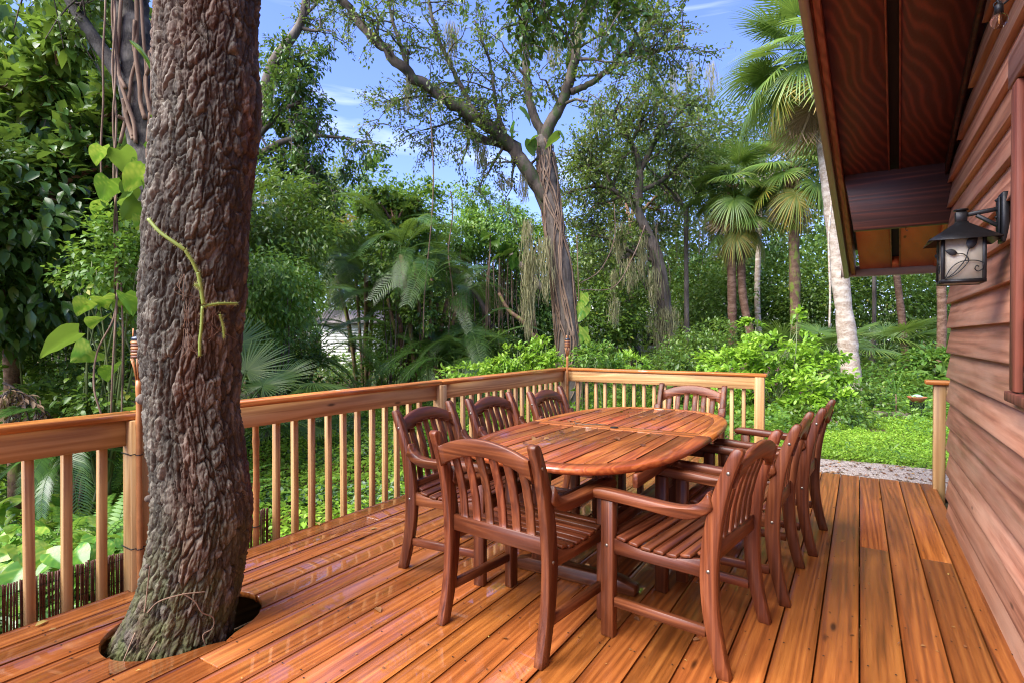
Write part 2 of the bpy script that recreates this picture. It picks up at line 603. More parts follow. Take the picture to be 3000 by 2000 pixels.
def gravelmat():
    t = NT('pale_gravel')
    p = t.n('ShaderNodeNewGeometry').outputs['Position']
    vo = t.n('ShaderNodeTexVoronoi')
    vo.inputs['Scale'].default_value = 60
    t.l(p, vo.inputs['Vector'])
    b = t.noise(p, 7, 5, 0.7)
    col = t.ramp(vo.outputs['Color'], [(0.0, (0.22, 0.17, 0.14)), (0.6, (0.38, 0.32, 0.27)), (1.0, (0.50, 0.44, 0.38))])
    col = t.mix(t.ramp(b, [(0.5, 0.0), (0.75, 0.5)]), col, (0.28, 0.2, 0.15))
    return t.done(t.bsdf(col, 0.85, t.bump(vo.outputs['Distance'], 0.6, 0.02), 0.3).outputs[0])


def glassmat(name, tint=(0.9, 0.85, 0.75), clear=0.35, rough=0.25):
    t = NT(name)
    oc = t.n('ShaderNodeTexCoord').outputs['Object']
    a = t.noise(oc, 16, 4, 0.65)
    b = t.bsdf(t.ramp(a, [(0.3, tuple(c * 0.75 for c in tint)), (0.7, tint)]), rough, t.bump(a, 0.1, 0.005), 0.5)
    tl = t.n('ShaderNodeBsdfTranslucent')
    tl.inputs[0].default_value = (*tint, 1)
    tp = t.n('ShaderNodeBsdfTransparent')
    m1 = t.n('ShaderNodeMixShader')
    m1.inputs[0].default_value = 0.55
    t.l(b.outputs[0], m1.inputs[1])
    t.l(tl.outputs[0], m1.inputs[2])
    m2 = t.n('ShaderNodeMixShader')
    m2.inputs[0].default_value = clear
    t.l(m1.outputs[0], m2.inputs[1])
    t.l(tp.outputs[0], m2.inputs[2])
    return t.done(m2.outputs[0])


SOIL, GRAVEL = soilmat(), gravelmat()
PANE = glassmat('seeded_lantern_glass', (0.88, 0.83, 0.72), 0.18)

# leaves
L_DARK = leafmat('leaf_dark_glossy', [(0.0, (0.030, 0.075, 0.018)), (0.5, (0.060, 0.135, 0.026)), (0.85, (0.10, 0.19, 0.032)), (1.0, (0.17, 0.25, 0.04))], 0.27, 0.25)
L_MID = leafmat('leaf_mid_green', [(0.0, (0.045, 0.10, 0.019)), (0.5, (0.098, 0.19, 0.028)), (0.9, (0.17, 0.26, 0.036)), (1.0, (0.34, 0.31, 0.04))], 0.32, 0.33)
L_OAK = leafmat('leaf_oak', [(0.0, (0.035, 0.065, 0.015)), (0.5, (0.075, 0.125, 0.025)), (0.85, (0.14, 0.19, 0.032)), (1.0, (0.27, 0.22, 0.04))], 0.4, 0.35)
L_BRIGHT = leafmat('leaf_bright', [(0.0, (0.05, 0.13, 0.02)), (0.5, (0.11, 0.24, 0.03)), (0.9, (0.19, 0.33, 0.04)), (1.0, (0.42, 0.40, 0.05))], 0.38, 0.38)
L_LIME = leafmat('leaf_lime', [(0.0, (0.12, 0.26, 0.02)), (0.5, (0.23, 0.43, 0.03)), (1.0, (0.38, 0.55, 0.06))], 0.42, 0.4)
L_PALM = leafmat('palm_green', [(0.0, (0.05, 0.105, 0.024)), (0.5, (0.11, 0.20, 0.04)), (0.8, (0.20, 0.29, 0.055)), (1.0, (0.40, 0.36, 0.07))], 0.33, 0.3)
L_ARECA = leafmat('areca_green', [(0.0, (0.03, 0.075, 0.017)), (0.5, (0.065, 0.14, 0.027)), (0.85, (0.12, 0.21, 0.035)), (1.0, (0.28, 0.28, 0.05))], 0.3, 0.3)
L_PALMY = leafmat('palm_yellowing', [(0.0, (0.10, 0.17, 0.03)), (0.5, (0.22, 0.27, 0.04)), (1.0, (0.45, 0.30, 0.05))], 0.4, 0.3)
L_ORANGE = leafmat('palm_orange', [(0.0, (0.20, 0.16, 0.03)), (0.5, (0.50, 0.20, 0.03)), (1.0, (0.55, 0.30, 0.04))], 0.45, 0.35)
L_DEADP = leafmat('palm_dead', [(0.0, (0.14, 0.08, 0.045)), (0.5, (0.30, 0.19, 0.11)), (1.0, (0.46, 0.33, 0.21))], 0.7, 0.15, spec=0.2)
L_FERN = leafmat('fern_green', [(0.0, (0.06, 0.17, 0.025)), (0.5, (0.13, 0.29, 0.04)), (1.0, (0.25, 0.42, 0.06))], 0.45, 0.4)
L_POTHOS = leafmat('pothos_leaf', [(0.0, (0.05, 0.16, 0.02)), (0.5, (0.11, 0.26, 0.03)), (1.0, (0.38, 0.46, 0.08))], 0.25, 0.3)
L_STRIPE = leafmat('striped_groundcover', [(0.0, (0.04, 0.11, 0.03)), (0.55, (0.08, 0.18, 0.04)), (0.75, (0.24, 0.33, 0.20)), (1.0, (0.32, 0.40, 0.28))], 0.3, 0.25)
L_DRY = leafmat('dry_leaf', [(0.0, (0.10, 0.035, 0.015)), (0.5, (0.24, 0.10, 0.04)), (0.8, (0.38, 0.22, 0.08)), (1.0, (0.45, 0.36, 0.10))], 0.5, 0.15, spec=0.3)
L_MOSS = leafmat('spanish_moss', [(0.0, (0.14, 0.125, 0.06)), (0.5, (0.27, 0.25, 0.13)), (1.0, (0.38, 0.36, 0.20))], 0.8, 0.25, spec=0.1)
BARK_OAK = barkmat('bark_oak', (0.035, 0.027, 0.02), (0.13, 0.10, 0.08), (0.17, 0.145, 0.12), 7, 0.2)
BARK_MOSSY = barkmat('bark_mossy', (0.03, 0.023, 0.017), (0.10, 0.075, 0.055), (0.14, 0.11, 0.085), 7, 0.2, moss=(0.05, 0.08, 0.02))
BARK_BROWN = barkmat('bark_palm_brown', (0.07, 0.035, 0.02), (0.19, 0.10, 0.06), (0.26, 0.16, 0.11), 10, 1.5)
BARK_PALE = barkmat('bark_palm_pale', (0.26, 0.18, 0.12), (0.50, 0.42, 0.34), (0.62, 0.55, 0.46), 8, 1.2, bump=0.9)
BARK_GREEN = barkmat('bark_palm_lichen', (0.08, 0.045, 0.025), (0.2, 0.11, 0.07), (0.26, 0.16, 0.1), 10, 1.0, moss=(0.17, 0.23, 0.03))
ROOTM = barkmat('aerial_root', (0.085, 0.05, 0.032), (0.21, 0.135, 0.088), (0.30, 0.21, 0.145), 9, 0.2, bump=0.3)
STEM = plain('green_stem', (0.10, 0.13, 0.04), 0.5, 0, 0.3)

# leaf shapes: x across, y along, z up
T4 = (np.array([[0, 0, 0], [.28, .45, .07], [0, 1, -.08], [-.28, .45, .07]], float), [np.array([[0, 1, 2], [0, 2, 3]])])
T6 = (np.array([[0, 0, 0], [.26, .33, .08], [.22, .68, .04], [0, 1, -.16], [-.22, .68, .04], [-.26, .33, .08], [0, .36, 0], [0, .7, -.03]], float),
      [np.array([[0, 1, 6], [0, 6, 5], [7, 2, 3], [7, 3, 4]]), np.array([[6, 1, 2, 7], [5, 6, 7, 4]])])


def heart_leaf():
    """broad heart shaped leaf, cupped along the midrib, tip drooping; pale streaks run out from the midrib"""
    n = 13
    y = np.linspace(0, 1, n)
    w = 0.40 * np.sin(np.pi * np.clip(y * .93 + .07, 0, 1) ** 0.62) ** 0.85
    w[-1] = 0.0
    V, T = [], []
    for s in (-1, -.75, -.5, -.25, 0, .25, .5, .75, 1):
        yy = y - .13 * abs(s) * (1 - y) ** 4 + .10 * abs(s) * y * (1 - y)
        V.append(np.stack([w * s, yy, .30 * np.abs(w * s) - .24 * y ** 2 + .014 * np.sin(y * 16 + 2 * s) * abs(s)], 1))
        T.append(hash01((yy * 19 - abs(s) * 6).astype(np.int64), np.full(n, int(s > 0)), np.zeros(n, dtype=np.int64), 3))
    q = [[r * n + i, (r + 1) * n + i, (r + 1) * n + i + 1, r * n + i + 1] for r in range(8) for i in range(n - 1)]
    return np.concatenate(V), [np.array(q)], np.concatenate(T)


HV, HG, HT = heart_leaf()


def rand_unit(n):
    return unit(rng.normal(size=(n, 3)))


def leaf_blob(mb, c, rad, n, size, tmpl=T4, clumps=40, crad=0.25, shell=0.55, droop=0.35, width=1.0, tlo=0.0, thi=1.0, smin=0.65):
    """leaves in tufts spread through an ellipsoid"""
    c, rad = np.asarray(c, float), np.asarray(rad, float)
    u = rand_unit(clumps)
    r = shell + (1 - shell) * rng.random(clumps) ** 0.6
    cc = u * r[:, None]
    k = rng.integers(0, clumps, n)
    off = rng.normal(size=(n, 3)) * crad
    out = unit(cc[k] * rad + off * rad.mean() + 1e-6)
    pos = c + (cc[k] + off) * rad
    d = out * 0.8 + rand_unit(n) * 0.7 + np.array([0, 0, -droop])
    nr = rand_unit(n) * 0.55 + np.array([0, 0, 1.0]) + out * 0.4
    tn = np.clip(rng.random(clumps)[k] * 0.4 + rng.random(n) * 0.6, 0, 0.999)
    mb.leaves(tmpl, pos, d, nr, size * (smin + (1.25 - smin) * rng.random(n)), tlo + tn * (thi - tlo), width)
    return mb


def branch_out(limbs, n2, n3, len2, len3, leaves, leaf_size, tmpl=T4, up=0.15, tip=0.25, droop=0.3, width=1.0, n_side=6, limb_sides=10, jit=0.06, twig_leaf=True):
    """limbs with second and third order branches; returns wood and leaf collections"""
    wd, lf = MB(), MB()
    P, D, T = [], [], []
    for pts, r0, r1 in limbs:
        pts = spline(pts, max(8, 6 * len(pts)))
        m = len(pts)
        pts[1:-1] += rng.normal(size=(m - 2, 3)) * jit * np.linalg.norm(pts[-1] - pts[0]) * 0.06
        rad = np.linspace(r0, r1, m)
        wd.tube(pts, rad, limb_sides)
        tan = unit(np.gradient(pts, axis=0))
        L = np.linalg.norm(np.diff(pts, axis=0), axis=1).sum()
        for a in range(n2):
            f = tip + (1 - tip) * (a + rng.random()) / n2
            i = min(m - 1, int(f * (m - 1)))
            d = unit(tan[i] * 0.5 + rand_unit(1)[0] * 0.95 + np.array([0, 0, up]))
            l2 = len2 * (0.55 + 0.7 * rng.random())
            s = np.linspace(0, 1, 6)[:, None]
            b = pts[i] + d * l2 * s + rng.normal(size=(6, 3)) * 0.06 * l2 * s + np.array([0, 0, -droop * 0.35 * l2]) * s ** 2
            wd.tube(b, np.linspace(min(rad[i] * 0.5, 0.035 * len2), 0.006, 6), n_side, False)
            for c in range(n3):
                g = 0.2 + 0.8 * (c + rng.random()) / n3
                q = b[0] + (b[-1] - b[0]) * g
                d3 = unit(d * 0.5 + rand_unit(1)[0] + np.array([0, 0, up * 0.5]))
                l3 = len3 * (0.5 + rng.random())
                s3 = np.linspace(0, 1, 4)[:, None]
                w3 = q + d3 * l3 * s3 + np.array([0, 0, -droop * l3]) * s3 ** 2
                wd.tube(w3, np.linspace(0.008, 0.003, 4) * (1 + len2 * .3), 4, False)
                t = rng.random(leaves) ** 0.8
                pp = w3[0] + (w3[-1] - w3[0]) * t[:, None] + rng.normal(size=(leaves, 3)) * len3 * 0.14
                P.append(pp)
                D.append(np.repeat(d3[None], leaves, 0))
                T.append(np.full(leaves, rng.random() * 0.45))
    P, D, T = np.concatenate(P), np.concatenate(D), np.concatenate(T)
    n = len(P)
    dd = D * 0.6 + rand_unit(n) * 0.8 + np.array([0, 0, -droop])
    nn = rand_unit(n) * 0.6 + np.array([0, 0, 1.0])
    lf.leaves(tmpl, P, dd, nn, leaf_size * (0.65 + 0.6 * rng.random(n)), np.clip(T + rng.random(n) * 0.55, 0, .999), width)
    return wd, lf


# ================================================================== GROUND
gx = np.concatenate([np.linspace(-160, -30, 14), np.linspace(-29, 12, 100), np.linspace(13, 120, 12)])
gy = np.concatenate([np.linspace(-60, -5, 8), np.linspace(-4, 32, 90), np.linspace(34, 220, 14)])
X, Y = np.meshgrid(gx, gy, indexing='ij')
Z = ground_z(X, Y) + 0.03 * (vnoise(np.stack([X * 2, Y * 2, X * 0], -1)) - 0.5)
nx, ny = X.shape
i, j = np.meshgrid(np.arange(nx - 1), np.arange(ny - 1), indexing='ij')
q = np.stack([i * ny + j, (i + 1) * ny + j, (i + 1) * ny + j + 1, i * ny + j + 1], -1).reshape(-1, 4)
MB().add(np.stack([X, Y, Z], -1).reshape(-1, 3), [q]).build('ground', SOIL, smooth=True, kind='structure')

px = np.linspace(-1.05, 4.5, 40)
e1 = 7.44 + 0.03 * np.sin(px * 1.9 + 1.0) + 0.02 * np.sin(px * 5.3)
pv, pf = [], []
rows = 8
for a in range(40):
    for b in range(rows):
        y = 6.15 + (e1[a] - 6.15) * b / (rows - 1)
        pv.append((px[a], y, float(ground_z(px[a], y)) + 0.035))
for a in range(39):
    for b in range(rows - 1):
        pf.append((a * rows + b, (a + 1) * rows + b, (a + 1) * rows + b + 1, a * rows + b + 1))
MB().add(pv, [np.array(pf)]).build('gravel_path', GRAVEL, smooth=True, kind='structure')

# ================================================================== DECK
deck = thing('deck', (0, 0, 0), kind='structure')
PITCHX, X0 = 0.1545, 0.006
HC, HA = np.array([-2.655, 1.425]), np.array([0.285, 0.335])     # hole cut for the oak


def plank_piece(x0, x1, y0a, y1a):
    """plank with ends given at 6 stations across its width (arrays or numbers)"""
    n = 6
    xs = np.linspace(x0, x1, n)
    ya, yb = np.broadcast_to(y0a, n), np.broadcast_to(y1a, n)
    top = 0.0 + 0.0035 * (rng.random() - 0.5)
    A = np.stack([xs, ya, np.full(n, top)], 1)
    B = np.stack([xs, yb, np.full(n, top)], 1)
    dz = np.array([0, 0, -0.032])
    MB().strip(A, B, A + dz, B + dz).build('plank', DECK, deck, bevel=0.0035)


SCREWS = MB()


def screw(x, y):
    a = np.arange(6) * math.pi / 3
    v = np.stack([x + 0.0042 * np.cos(a), y + 0.0042 * np.sin(a), np.full(6, 0.0042)], 1)
    SCREWS.add(v, [np.arange(6)])


joint = {0: 4.172, 2: 4.14, -15: 1.29, -14: 3.55, -12: 0.1, -10: 4.9, -8: 1.75, -5: 3.1, -18: 3.75, -20: 2.95, -3: 0.95, -7: 5.2}
for k in range(-21, 4):
    x0, x1 = X0 + PITCHX * k + 0.003, X0 + PITCHX * (k + 1) - 0.003
    if k == 3:
        x1 = 0.575
    yend = 6.28 - 0.045 * (k + 3) * 0.3 if x0 > -0.75 else 6.60
    yend = 6.27 if x0 > -0.75 else 6.60
    cuts = [-2.6] + ([joint[k]] if k in joint else []) + [yend]
    for a, b in zip(cuts[:-1], cuts[1:]):
        g = 0.0015
        xs = np.linspace(x0, x1, 6)
        w = 1 - ((xs - HC[0]) / HA[0]) ** 2
        if (w > 0).any() and a < HC[1] < b or ((w > 0).any() and a < HC[1] + HA[1] and b > HC[1] - HA[1]):
            h = HA[1] * np.sqrt(np.maximum(w, 0))
            lo, hi = HC[1] - h, HC[1] + h
            if a < HC[1] - HA[1]:
                plank_piece(x0, x1, a + g, np.minimum(lo, b - g))
            if b > HC[1] + HA[1] * 0.2:
                plank_piece(x0, x1, np.maximum(hi, a + g), b - g)
        else:
            plank_piece(x0, x1, a + g, b - g)
    for y in np.arange(-0.2, yend, 0.41):
        for x in (x0 + 0.025, x1 - 0.025):
            yy = y + 0.012 * rng.normal()
            if ((x - HC[0]) / HA[0]) ** 2 + ((yy - HC[1]) / HA[1]) ** 2 > 1.15:
                screw(x + 0.004 * rng.normal(), yy)
SCREWS.build('screw_heads', SCREWM, deck, kind='stuff')
MB().span((-3.281, -2.6, -0.46), (-3.243, 6.6, -0.034)).build('rim_joist', RAILW['y'], deck)  # deepened into an added skirt so the gap round the oak stays dark
MB().span((-3.243, 6.562, -0.26), (-0.80, 6.598, -0.034)).build('rim_joist', RAILW['x'], deck)
MB().span((-0.80, 6.232, -0.26), (0.60, 6.268, -0.034)).build('rim_joist', RAILW['x'], deck)
for y in np.arange(0.6, 6.5, 0.82):
    MB().span((-3.24, y - 0.019, -0.22), (-2.98, y + 0.019, -0.035)).build('joist', RAILW['x'], deck)
    if abs(y - 1.42) > 0.4:
        MB().span((-2.98, y - 0.019, -0.22), (0.55, y + 0.019, -0.035)).build('joist', RAILW['x'], deck)


# ================================================================== RAILINGS
def round_end(mb_list):
    return mb_list


XR = -3.245      # inner face of the long railing
lr = thing('deck_railing', (XR, 3.3, 0), 'long wooden deck railing with orange cap behind the oak trunk and left chairs', 'railing')
for y0, y1, cap_y1 in ((-1.6, 1.437, 1.535), (1.533, 3.967, 4.02), (4.063, 6.57, 6.575)):
    MB().span((XR - 0.038, y0, 0.754), (XR, y1, 0.886)).build('top_rail_board', RAILW['y'], lr, bevel=0.003)
for y0, y1 in ((-1.6, 1.50), (1.503, 4.02), (4.023, 6.555)):
    MB().span((XR - 0.115, y0, 0.888), (XR + 0.027, y1, 0.922)).build('cap_board', CAPW['y'], lr, bevel=0.005)
for y in (1.485, 4.015):
    MB().span((XR - 0.045, y - 0.045, -0.20), (XR + 0.045, y + 0.045, 0.886)).build('post', RAILW['z'], lr, bevel=0.004)
bal = None
for y in list(np.arange(-1.45, 1.40, 0.147)) + list(np.arange(1.64, 3.93, 0.1447)) + list(np.arange(4.15, 6.5, 0.143)):
    yy = y + 0.003 * rng.normal()
    if abs(yy - 2.212) < 0.06:
        continue
    if bal is None:
        bal = MB().span((-0.019, -0.019, -0.22), (0.019, 0.019, 0.80)).build('baluster', RAILW['z'], lr, bevel=0.003, local=True)
        bal.location = (XR - 0.0575 - XR, yy - 3.3, 0)
    else:
        inst(bal, 'baluster', lr, (XR - 0.0575, yy, 0), (0.004 * rng.normal(), 0.003 * rng.normal(), 0))

YB = 6.575
fr = thing('deck_railing', (-2.0, YB, 0), 'short wooden deck railing across the far end behind the head chair', 'railing')
MB().span((XR + 0.045, YB, 0.754), (-0.963, YB + 0.038, 0.886)).build('top_rail_board', RAILW['x'], fr, bevel=0.003)
MB().span((XR - 0.115, YB - 0.017, 0.8885), (-0.845, YB + 0.125, 0.9225)).build('cap_board', CAPW['x'], fr, bevel=0.005)
MB().span((-0.961, YB - 0.028, -0.20), (-0.866, YB + 0.062, 0.8865)).build('post', RAILW['z'], fr, bevel=0.004)
MB().span((XR - 0.047, YB - 0.045, -0.20), (XR + 0.043, YB + 0.045, 0.8865)).build('post', RAILW['z'], fr, bevel=0.004)
for x in list(np.arange(-3.09, -1.0, 0.1255)):
    inst(bal, 'baluster', fr, (x, YB + 0.0575, 0))

st = thing('deck_railing', (0.6, 6.15, 0), 'stub of deck railing whose single post stands against the corner of the red house', 'railing')
MB().span((0.553, 6.08, -0.18), (0.638, 6.165, 0.905)).build('post', RAILW['z'], st, bevel=0.004)
MB().span((0.64, 6.085, 0.775), (2.4, 6.123, 0.905)).build('top_rail_board', RAILW['x'], st, bevel=0.003)
MB().span((0.493, 6.045, 0.908), (2.4, 6.185, 0.945)).build('cap_board', CAPW['x'], st, bevel=0.005)
for x in np.arange(0.75, 2.4, 0.1255):
    inst(bal, 'baluster', st, (x, 6.143, 0.03))

# reed screen tied behind the balusters
XS = -3.352
rs = thing('reed_screen', (XS, 0.5, -0.3), 'low brown reed screen wired along the foot of the left railing', 'reed screen')
reed0 = None
ys = np.arange(-0.75, 2.345, 0.0106)
for k, y in enumerate(ys):
    if rng.random() < 0.015:
        continue
    h = 0.178 + 0.003 * rng.normal() + 0.008 * math.sin(y * 3)
    if reed0 is None:
        reed0 = MB().tube([(0, 0, -0.42), (0.001, 0.0005, -0.1), (0, 0, 0.0)], 0.0046, 6).build('reed', REEDM, rs, smooth=True, local=True)
        reed0.location = (0, y - 0.5, h + 0.3)
    else:
        inst(reed0, 'reed', rs, (XS + 0.002 * rng.normal(), y + 0.0012 * rng.normal(), h), (0.01 * rng.normal(), 0.01 * rng.normal(), rng.random() * 6))
for z in (0.13, 0.02, -0.12):
    MB().tube([(XS + 0.006, y, z + 0.003 * math.sin(y * 9)) for y in np.linspace(-0.75, 2.34, 40)], 0.0014, 4).build('wire', BLACKM, rs)


# ================================================================== HOUSE
XW = 0.585
RS = 0.398           # fall of the roof per metre towards +Y
house = thing('house', (XW, 2.0, -0.15), 'red stained wooden house wall with lap siding along the right of the deck', 'house')


def soffit_z(y):
    return 2.598 + RS * (5.2 - y)


EXPO = 0.1765
for r_ in range(-1, 25):
    zb = 0.146 + EXPO * (r_ - 0) - (0 if r_ >= 0 else 0)
    zt = zb + EXPO + 0.014
    y1 = 5.205 if zt < 2.62 else 5.2 - (zt - 2.62) / RS
    y1 = min(y1, 5.205)
    if y1 < -2.5:
        continue
    cuts = [-2.6, y1]
    if r_ % 3 == 1:
        cuts = [-2.6, 1.2 + (r_ * 1.37) % 1.5, y1]
    for a, b in zip(cuts[:-1], cuts[1:]):
        prof = np.array([[XW - 0.043, zb], [XW - 0.040, zb + 0.012], [XW - 0.010, zt], [XW - 0.003, zt], [XW - 0.003, zb]])
        MB().prism(prof, 'y', a + 0.001, b - 0.001).build('siding_board', SIDING, house, bevel=0.0012)
# backing, end wall and corner board
MB().span((XW, -2.6, -0.2), (XW + 0.10, 5.15, 5.6)).build('wall', DARK, house)
MB().span((XW - 0.003, 5.152, -0.2), (XW + 0.09, 5.222, 2.62)).build('corner_board', TRIMW, house)
MB().span((XW + 0.09, 5.14, -0.2), (6.5, 5.22, 2.6)).build('end_wall', SIDING, house)
MB().span((6.4, -2.6, -0.2), (6.5, 5.14, 2.6)).build('end_wall', SIDING, house)
# window casing with a notched head piece
MB().prism([[2.885, 1.105], [2.985, 1.105], [2.985, 2.285], [2.968, 2.318], [2.885, 2.318]], 'x', XW - 0.070, XW - 0.044).build('window_casing', TRIMW, house, bevel=0.003)
MB().span((XW - 0.074, 1.5, 2.322), (XW - 0.044, 3.02, 2.46)).build('window_head', wood('head_casing_stain', [(0.0, (0.2, 0.07, 0.04)), (0.5, (0.28, 0.12, 0.09)), (1.0, (0.36, 0.18, 0.14))], 'y', 4, 8, 0.4, (0.5, 0.75)), house, bevel=0.003)
MB().span((XW - 0.03, 1.6, 1.105), (XW - 0.02, 2.883, 2.318)).build('window_pane', plain('window_glass', (0.03, 0.035, 0.035), 0.08), house)
MB().span((XW - 0.078, 1.5, 1.06), (XW - 0.044, 3.03, 1.1)).build('window_sill', TRIMW, house, bevel=0.003)


def sx(base, y):
    return base + 0.0514 * (y - 5.2)


def roof_quad(name, b0, b1, y0, y1, z0, z1, mat, parent, bevel=0.0, flat=False):
    """slab under the roof between side lines b0, b1 and heights z0, z1 above the soffit plane"""
    V = []
    for y in (y0, y1):
        for b in (b0, b1):
            for dz in (z0, z1):
                V.append((sx(b, y) if b < 0.5 else b, y, soffit_z(y) + dz))
    F = [[0, 1, 3, 2], [4, 6, 7, 5], [0, 4, 5, 1], [2, 3, 7, 6], [0, 2, 6, 4], [1, 5, 7, 3]]
    return MB().add(V, [np.array(F)]).build(name, mat, parent, bevel=bevel)


YE, YT = 6.70, -1.5
roof = thing('roof_overhang', (0.2, 5.2, 2.6), 'dark red roof overhang above the deck with plywood soffit and bronze gutter', 'roof')
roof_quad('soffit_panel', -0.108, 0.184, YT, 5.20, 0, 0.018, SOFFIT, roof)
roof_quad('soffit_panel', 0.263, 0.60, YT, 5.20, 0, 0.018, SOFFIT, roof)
roof_quad('soffit_panel', -0.075, 0.184, 5.272, YE, 0, 0.018, EAVEPLY_LIT, roof)
roof_quad('soffit_panel', 0.263, 0.62, 5.272, YE, 0, 0.018, EAVEPLY_LIT, roof)
roof_quad('soffit_panel', 0.64, 3.5, 5.272, YE, 0, 0.018, EAVEPLY_LIT, roof)
roof_quad('soffit_strip', 0.600, 0.64, 5.272, YE, -0.01, 0.016, EAVEPLY_LIT, roof)
roof_quad('slot_board', 0.165, 0.285, YT, YE, 0.06, 0.07, DARK, roof)
roof_quad('slot_edge', 0.184, 0.194, YT, YE, -0.006, 0.058, FASCIAW, roof)
roof_quad('slot_edge', 0.253, 0.263, YT, YE, -0.006, 0.058, FASCIAW, roof)
roof_quad('slot_edge', 0.194, 0.253, YE - 0.10, YE, -0.004, 0.055, EAVEPLY_LIT, roof)
roof_quad('rake_board', -0.148, -0.111, YT, YE + 0.02, -0.055, 0.16, FASCIAW, roof, bevel=0.002)
roof_quad('rake_trim', -0.166, -0.150, YT, YE + 0.02, -0.02, 0.18, FASCIAW, roof)
roof_quad('drip_edge', -0.212, -0.168, YT, YE + 0.03, -0.075, 0.19, DRIP, roof)
roof_quad('frieze_board', 0.53, 0.549, YT, 5.19, -0.09, -0.004, BEAMW, roof)
roof_quad('roof_deck', -0.21, 6.9, YT - 0.5, YE, 0.19, 0.24, plain('roof_shingle', (0.06, 0.05, 0.045), 0.9, 0, 0.4), roof)
bz = 2.153
bm = np.array([[-0.104, 2.560], [-0.040, bz], [0.58, bz], [0.58, 2.600], [-0.106, 2.600]])
MB().prism(bm, 'y', 5.202, 5.27).build('beam', BEAMW, roof, bevel=0.004)
MB().tube([(0.30, 5.25, 2.155), (0.30, 5.25, 2.135), (0.308, 5.25, 2.125), (0.312, 5.25, 2.135)], 0.003, 6).build('hook', SCREWM, roof, smooth=True)
ze = soffit_z(YE)
gp = np.array([[YE + 0.005, ze - 0.07], [YE + 0.075, ze - 0.07], [YE + 0.105, ze - 0.03], [YE + 0.115, ze + 0.045], [YE + 0.105, ze + 0.045], [YE + 0.095, ze - 0.02], [YE + 0.068, ze - 0.058], [YE + 0.015, ze - 0.058], [YE + 0.015, ze + 0.03], [YE + 0.005, ze + 0.03]])
gut = MB().prism(gp, 'x', -0.155, 3.5).build('gutter', GUTTER, roof)
MB().prism(np.array([[YE + 0.0, ze - 0.076], [YE + 0.078, ze - 0.076], [YE + 0.110, ze - 0.03], [YE + 0.12, ze + 0.05], [YE + 0.0, ze + 0.05]]), 'x', -0.163, -0.157).build('end_cap', GUTTER, gut)
dr = MB()
for x in np.arange(-0.08, 0.6, 0.021):
    dr.lathe([(0.0005, 0.004), (0.0028, 0.0), (0.0034, -0.004), (0.0005, -0.0075)], (x + 0.006 * rng.normal(), YE + 0.05, ze - 0.073), 6)
dropm = NT('rain_drop')
db = dropm.bsdf((0.85, 0.9, 0.95), 0.05, None, 0.8)
db.inputs['Transmission Weight'].default_value = 0.7
dr.build('rain_drops', dropm.done(db.outputs[0]), gut, smooth=True, kind='stuff')

# ================================================================== WALL LANTERN
lx, ly = 0.393, 3.27
ln = thing('wall_lantern', (lx, ly, 1.56), 'black iron lantern with leaf scrollwork on frosted glass, on the red wall', 'wall lantern')
hw, z0, z1 = 0.080, 1.566, 1.765
for sxn in (-1, 1):
    for syn in (-1, 1):
        MB().span((lx + sxn * hw - 0.007 + (0.007 if sxn < 0 else -0.007), ly + syn * hw - 0.007, z0 + 0.010), (lx + sxn * hw + 0.007 + (0.007 if sxn < 0 else -0.007), ly + syn * hw + 0.007, z1)).build('corner_bar', BLACKM, ln, bevel=0.0015)
b = MB()
for s in (-1, 1):
    b.span((lx - hw, ly + s * hw - 0.008, z0 - 0.006), (lx + hw, ly + s * hw + 0.008, z0 + 0.010))
    b.span((lx + s * (hw - 0.0075) - 0.0075, ly - hw + 0.008, z0 - 0.005), (lx + s * (hw - 0.0075) + 0.0075, ly + hw - 0.008, z0 + 0.009))
b.build('base_frame', BLACKM, ln)
MB().span((lx - hw + 0.015, ly - hw + 0.01, z0 - 0.004), (lx + hw - 0.015, ly + hw - 0.01, z0 + 0.002)).build('base_plate', plain('lantern_base_grey', (0.2, 0.2, 0.2), 0.5), ln)
for s in (-1, 1):
    MB().span((lx - hw + 0.013, ly + s * (hw - 0.004) - 0.0015, z0 + 0.010), (lx + hw - 0.013, ly + s * (hw - 0.004) + 0.0015, z1)).build('glass_pane', PANE, ln)
    MB().span((lx + s * (hw - 0.008) - 0.0015, ly - hw + 0.008, z0 + 0.010), (lx + s * (hw - 0.008) + 0.0015, ly + hw - 0.008, z1)).build('glass_pane', PANE, ln)
MB().lathe([(0.018, 0), (0.018, 0.05), (0.012, 0.055), (0.012, 0.09), (0.02, 0.12), (0.004, 0.14)], (lx, ly, z0 + 0.06 + 0.02), 14).build('bulb', plain('lantern_bulb', (0.7, 0.68, 0.62), 0.3), ln, smooth=True)
b = MB()
prof = [(0.130, z1 - 0.013), (0.078, z1 + 0.027), (0.027, z1 + 0.068), (0.024, z1 + 0.076)]
rg = [[(lx + sa * r_, ly + sb * r_, z_) for sa, sb in ((-1, -1), (1, -1), (1, 1), (-1, 1))] for r_, z_ in prof]
low = [(lx + sa * 0.130, ly + sb * 0.130, z1 - 0.016) for sa, sb in ((-1, -1), (1, -1), (1, 1), (-1, 1))]
inn = [(lx + sa * 0.076, ly + sb * 0.076, z1 + 0.022) for sa, sb in ((-1, -1), (1, -1), (1, 1), (-1, 1))]
V = np.array(sum(rg, []) + low + inn)
F = []
for a in range(3):
    for k in range(4):
        F.append((a * 4 + k, a * 4 + (k + 1) % 4, a * 4 + 4 + (k + 1) % 4, a * 4 + 4 + k))
for k in range(4):
    F.append((16 + k, 16 + (k + 1) % 4, (k + 1) % 4, k))
    F.append((20 + k, 20 + (k + 1) % 4, 16 + (k + 1) % 4, 16 + k))
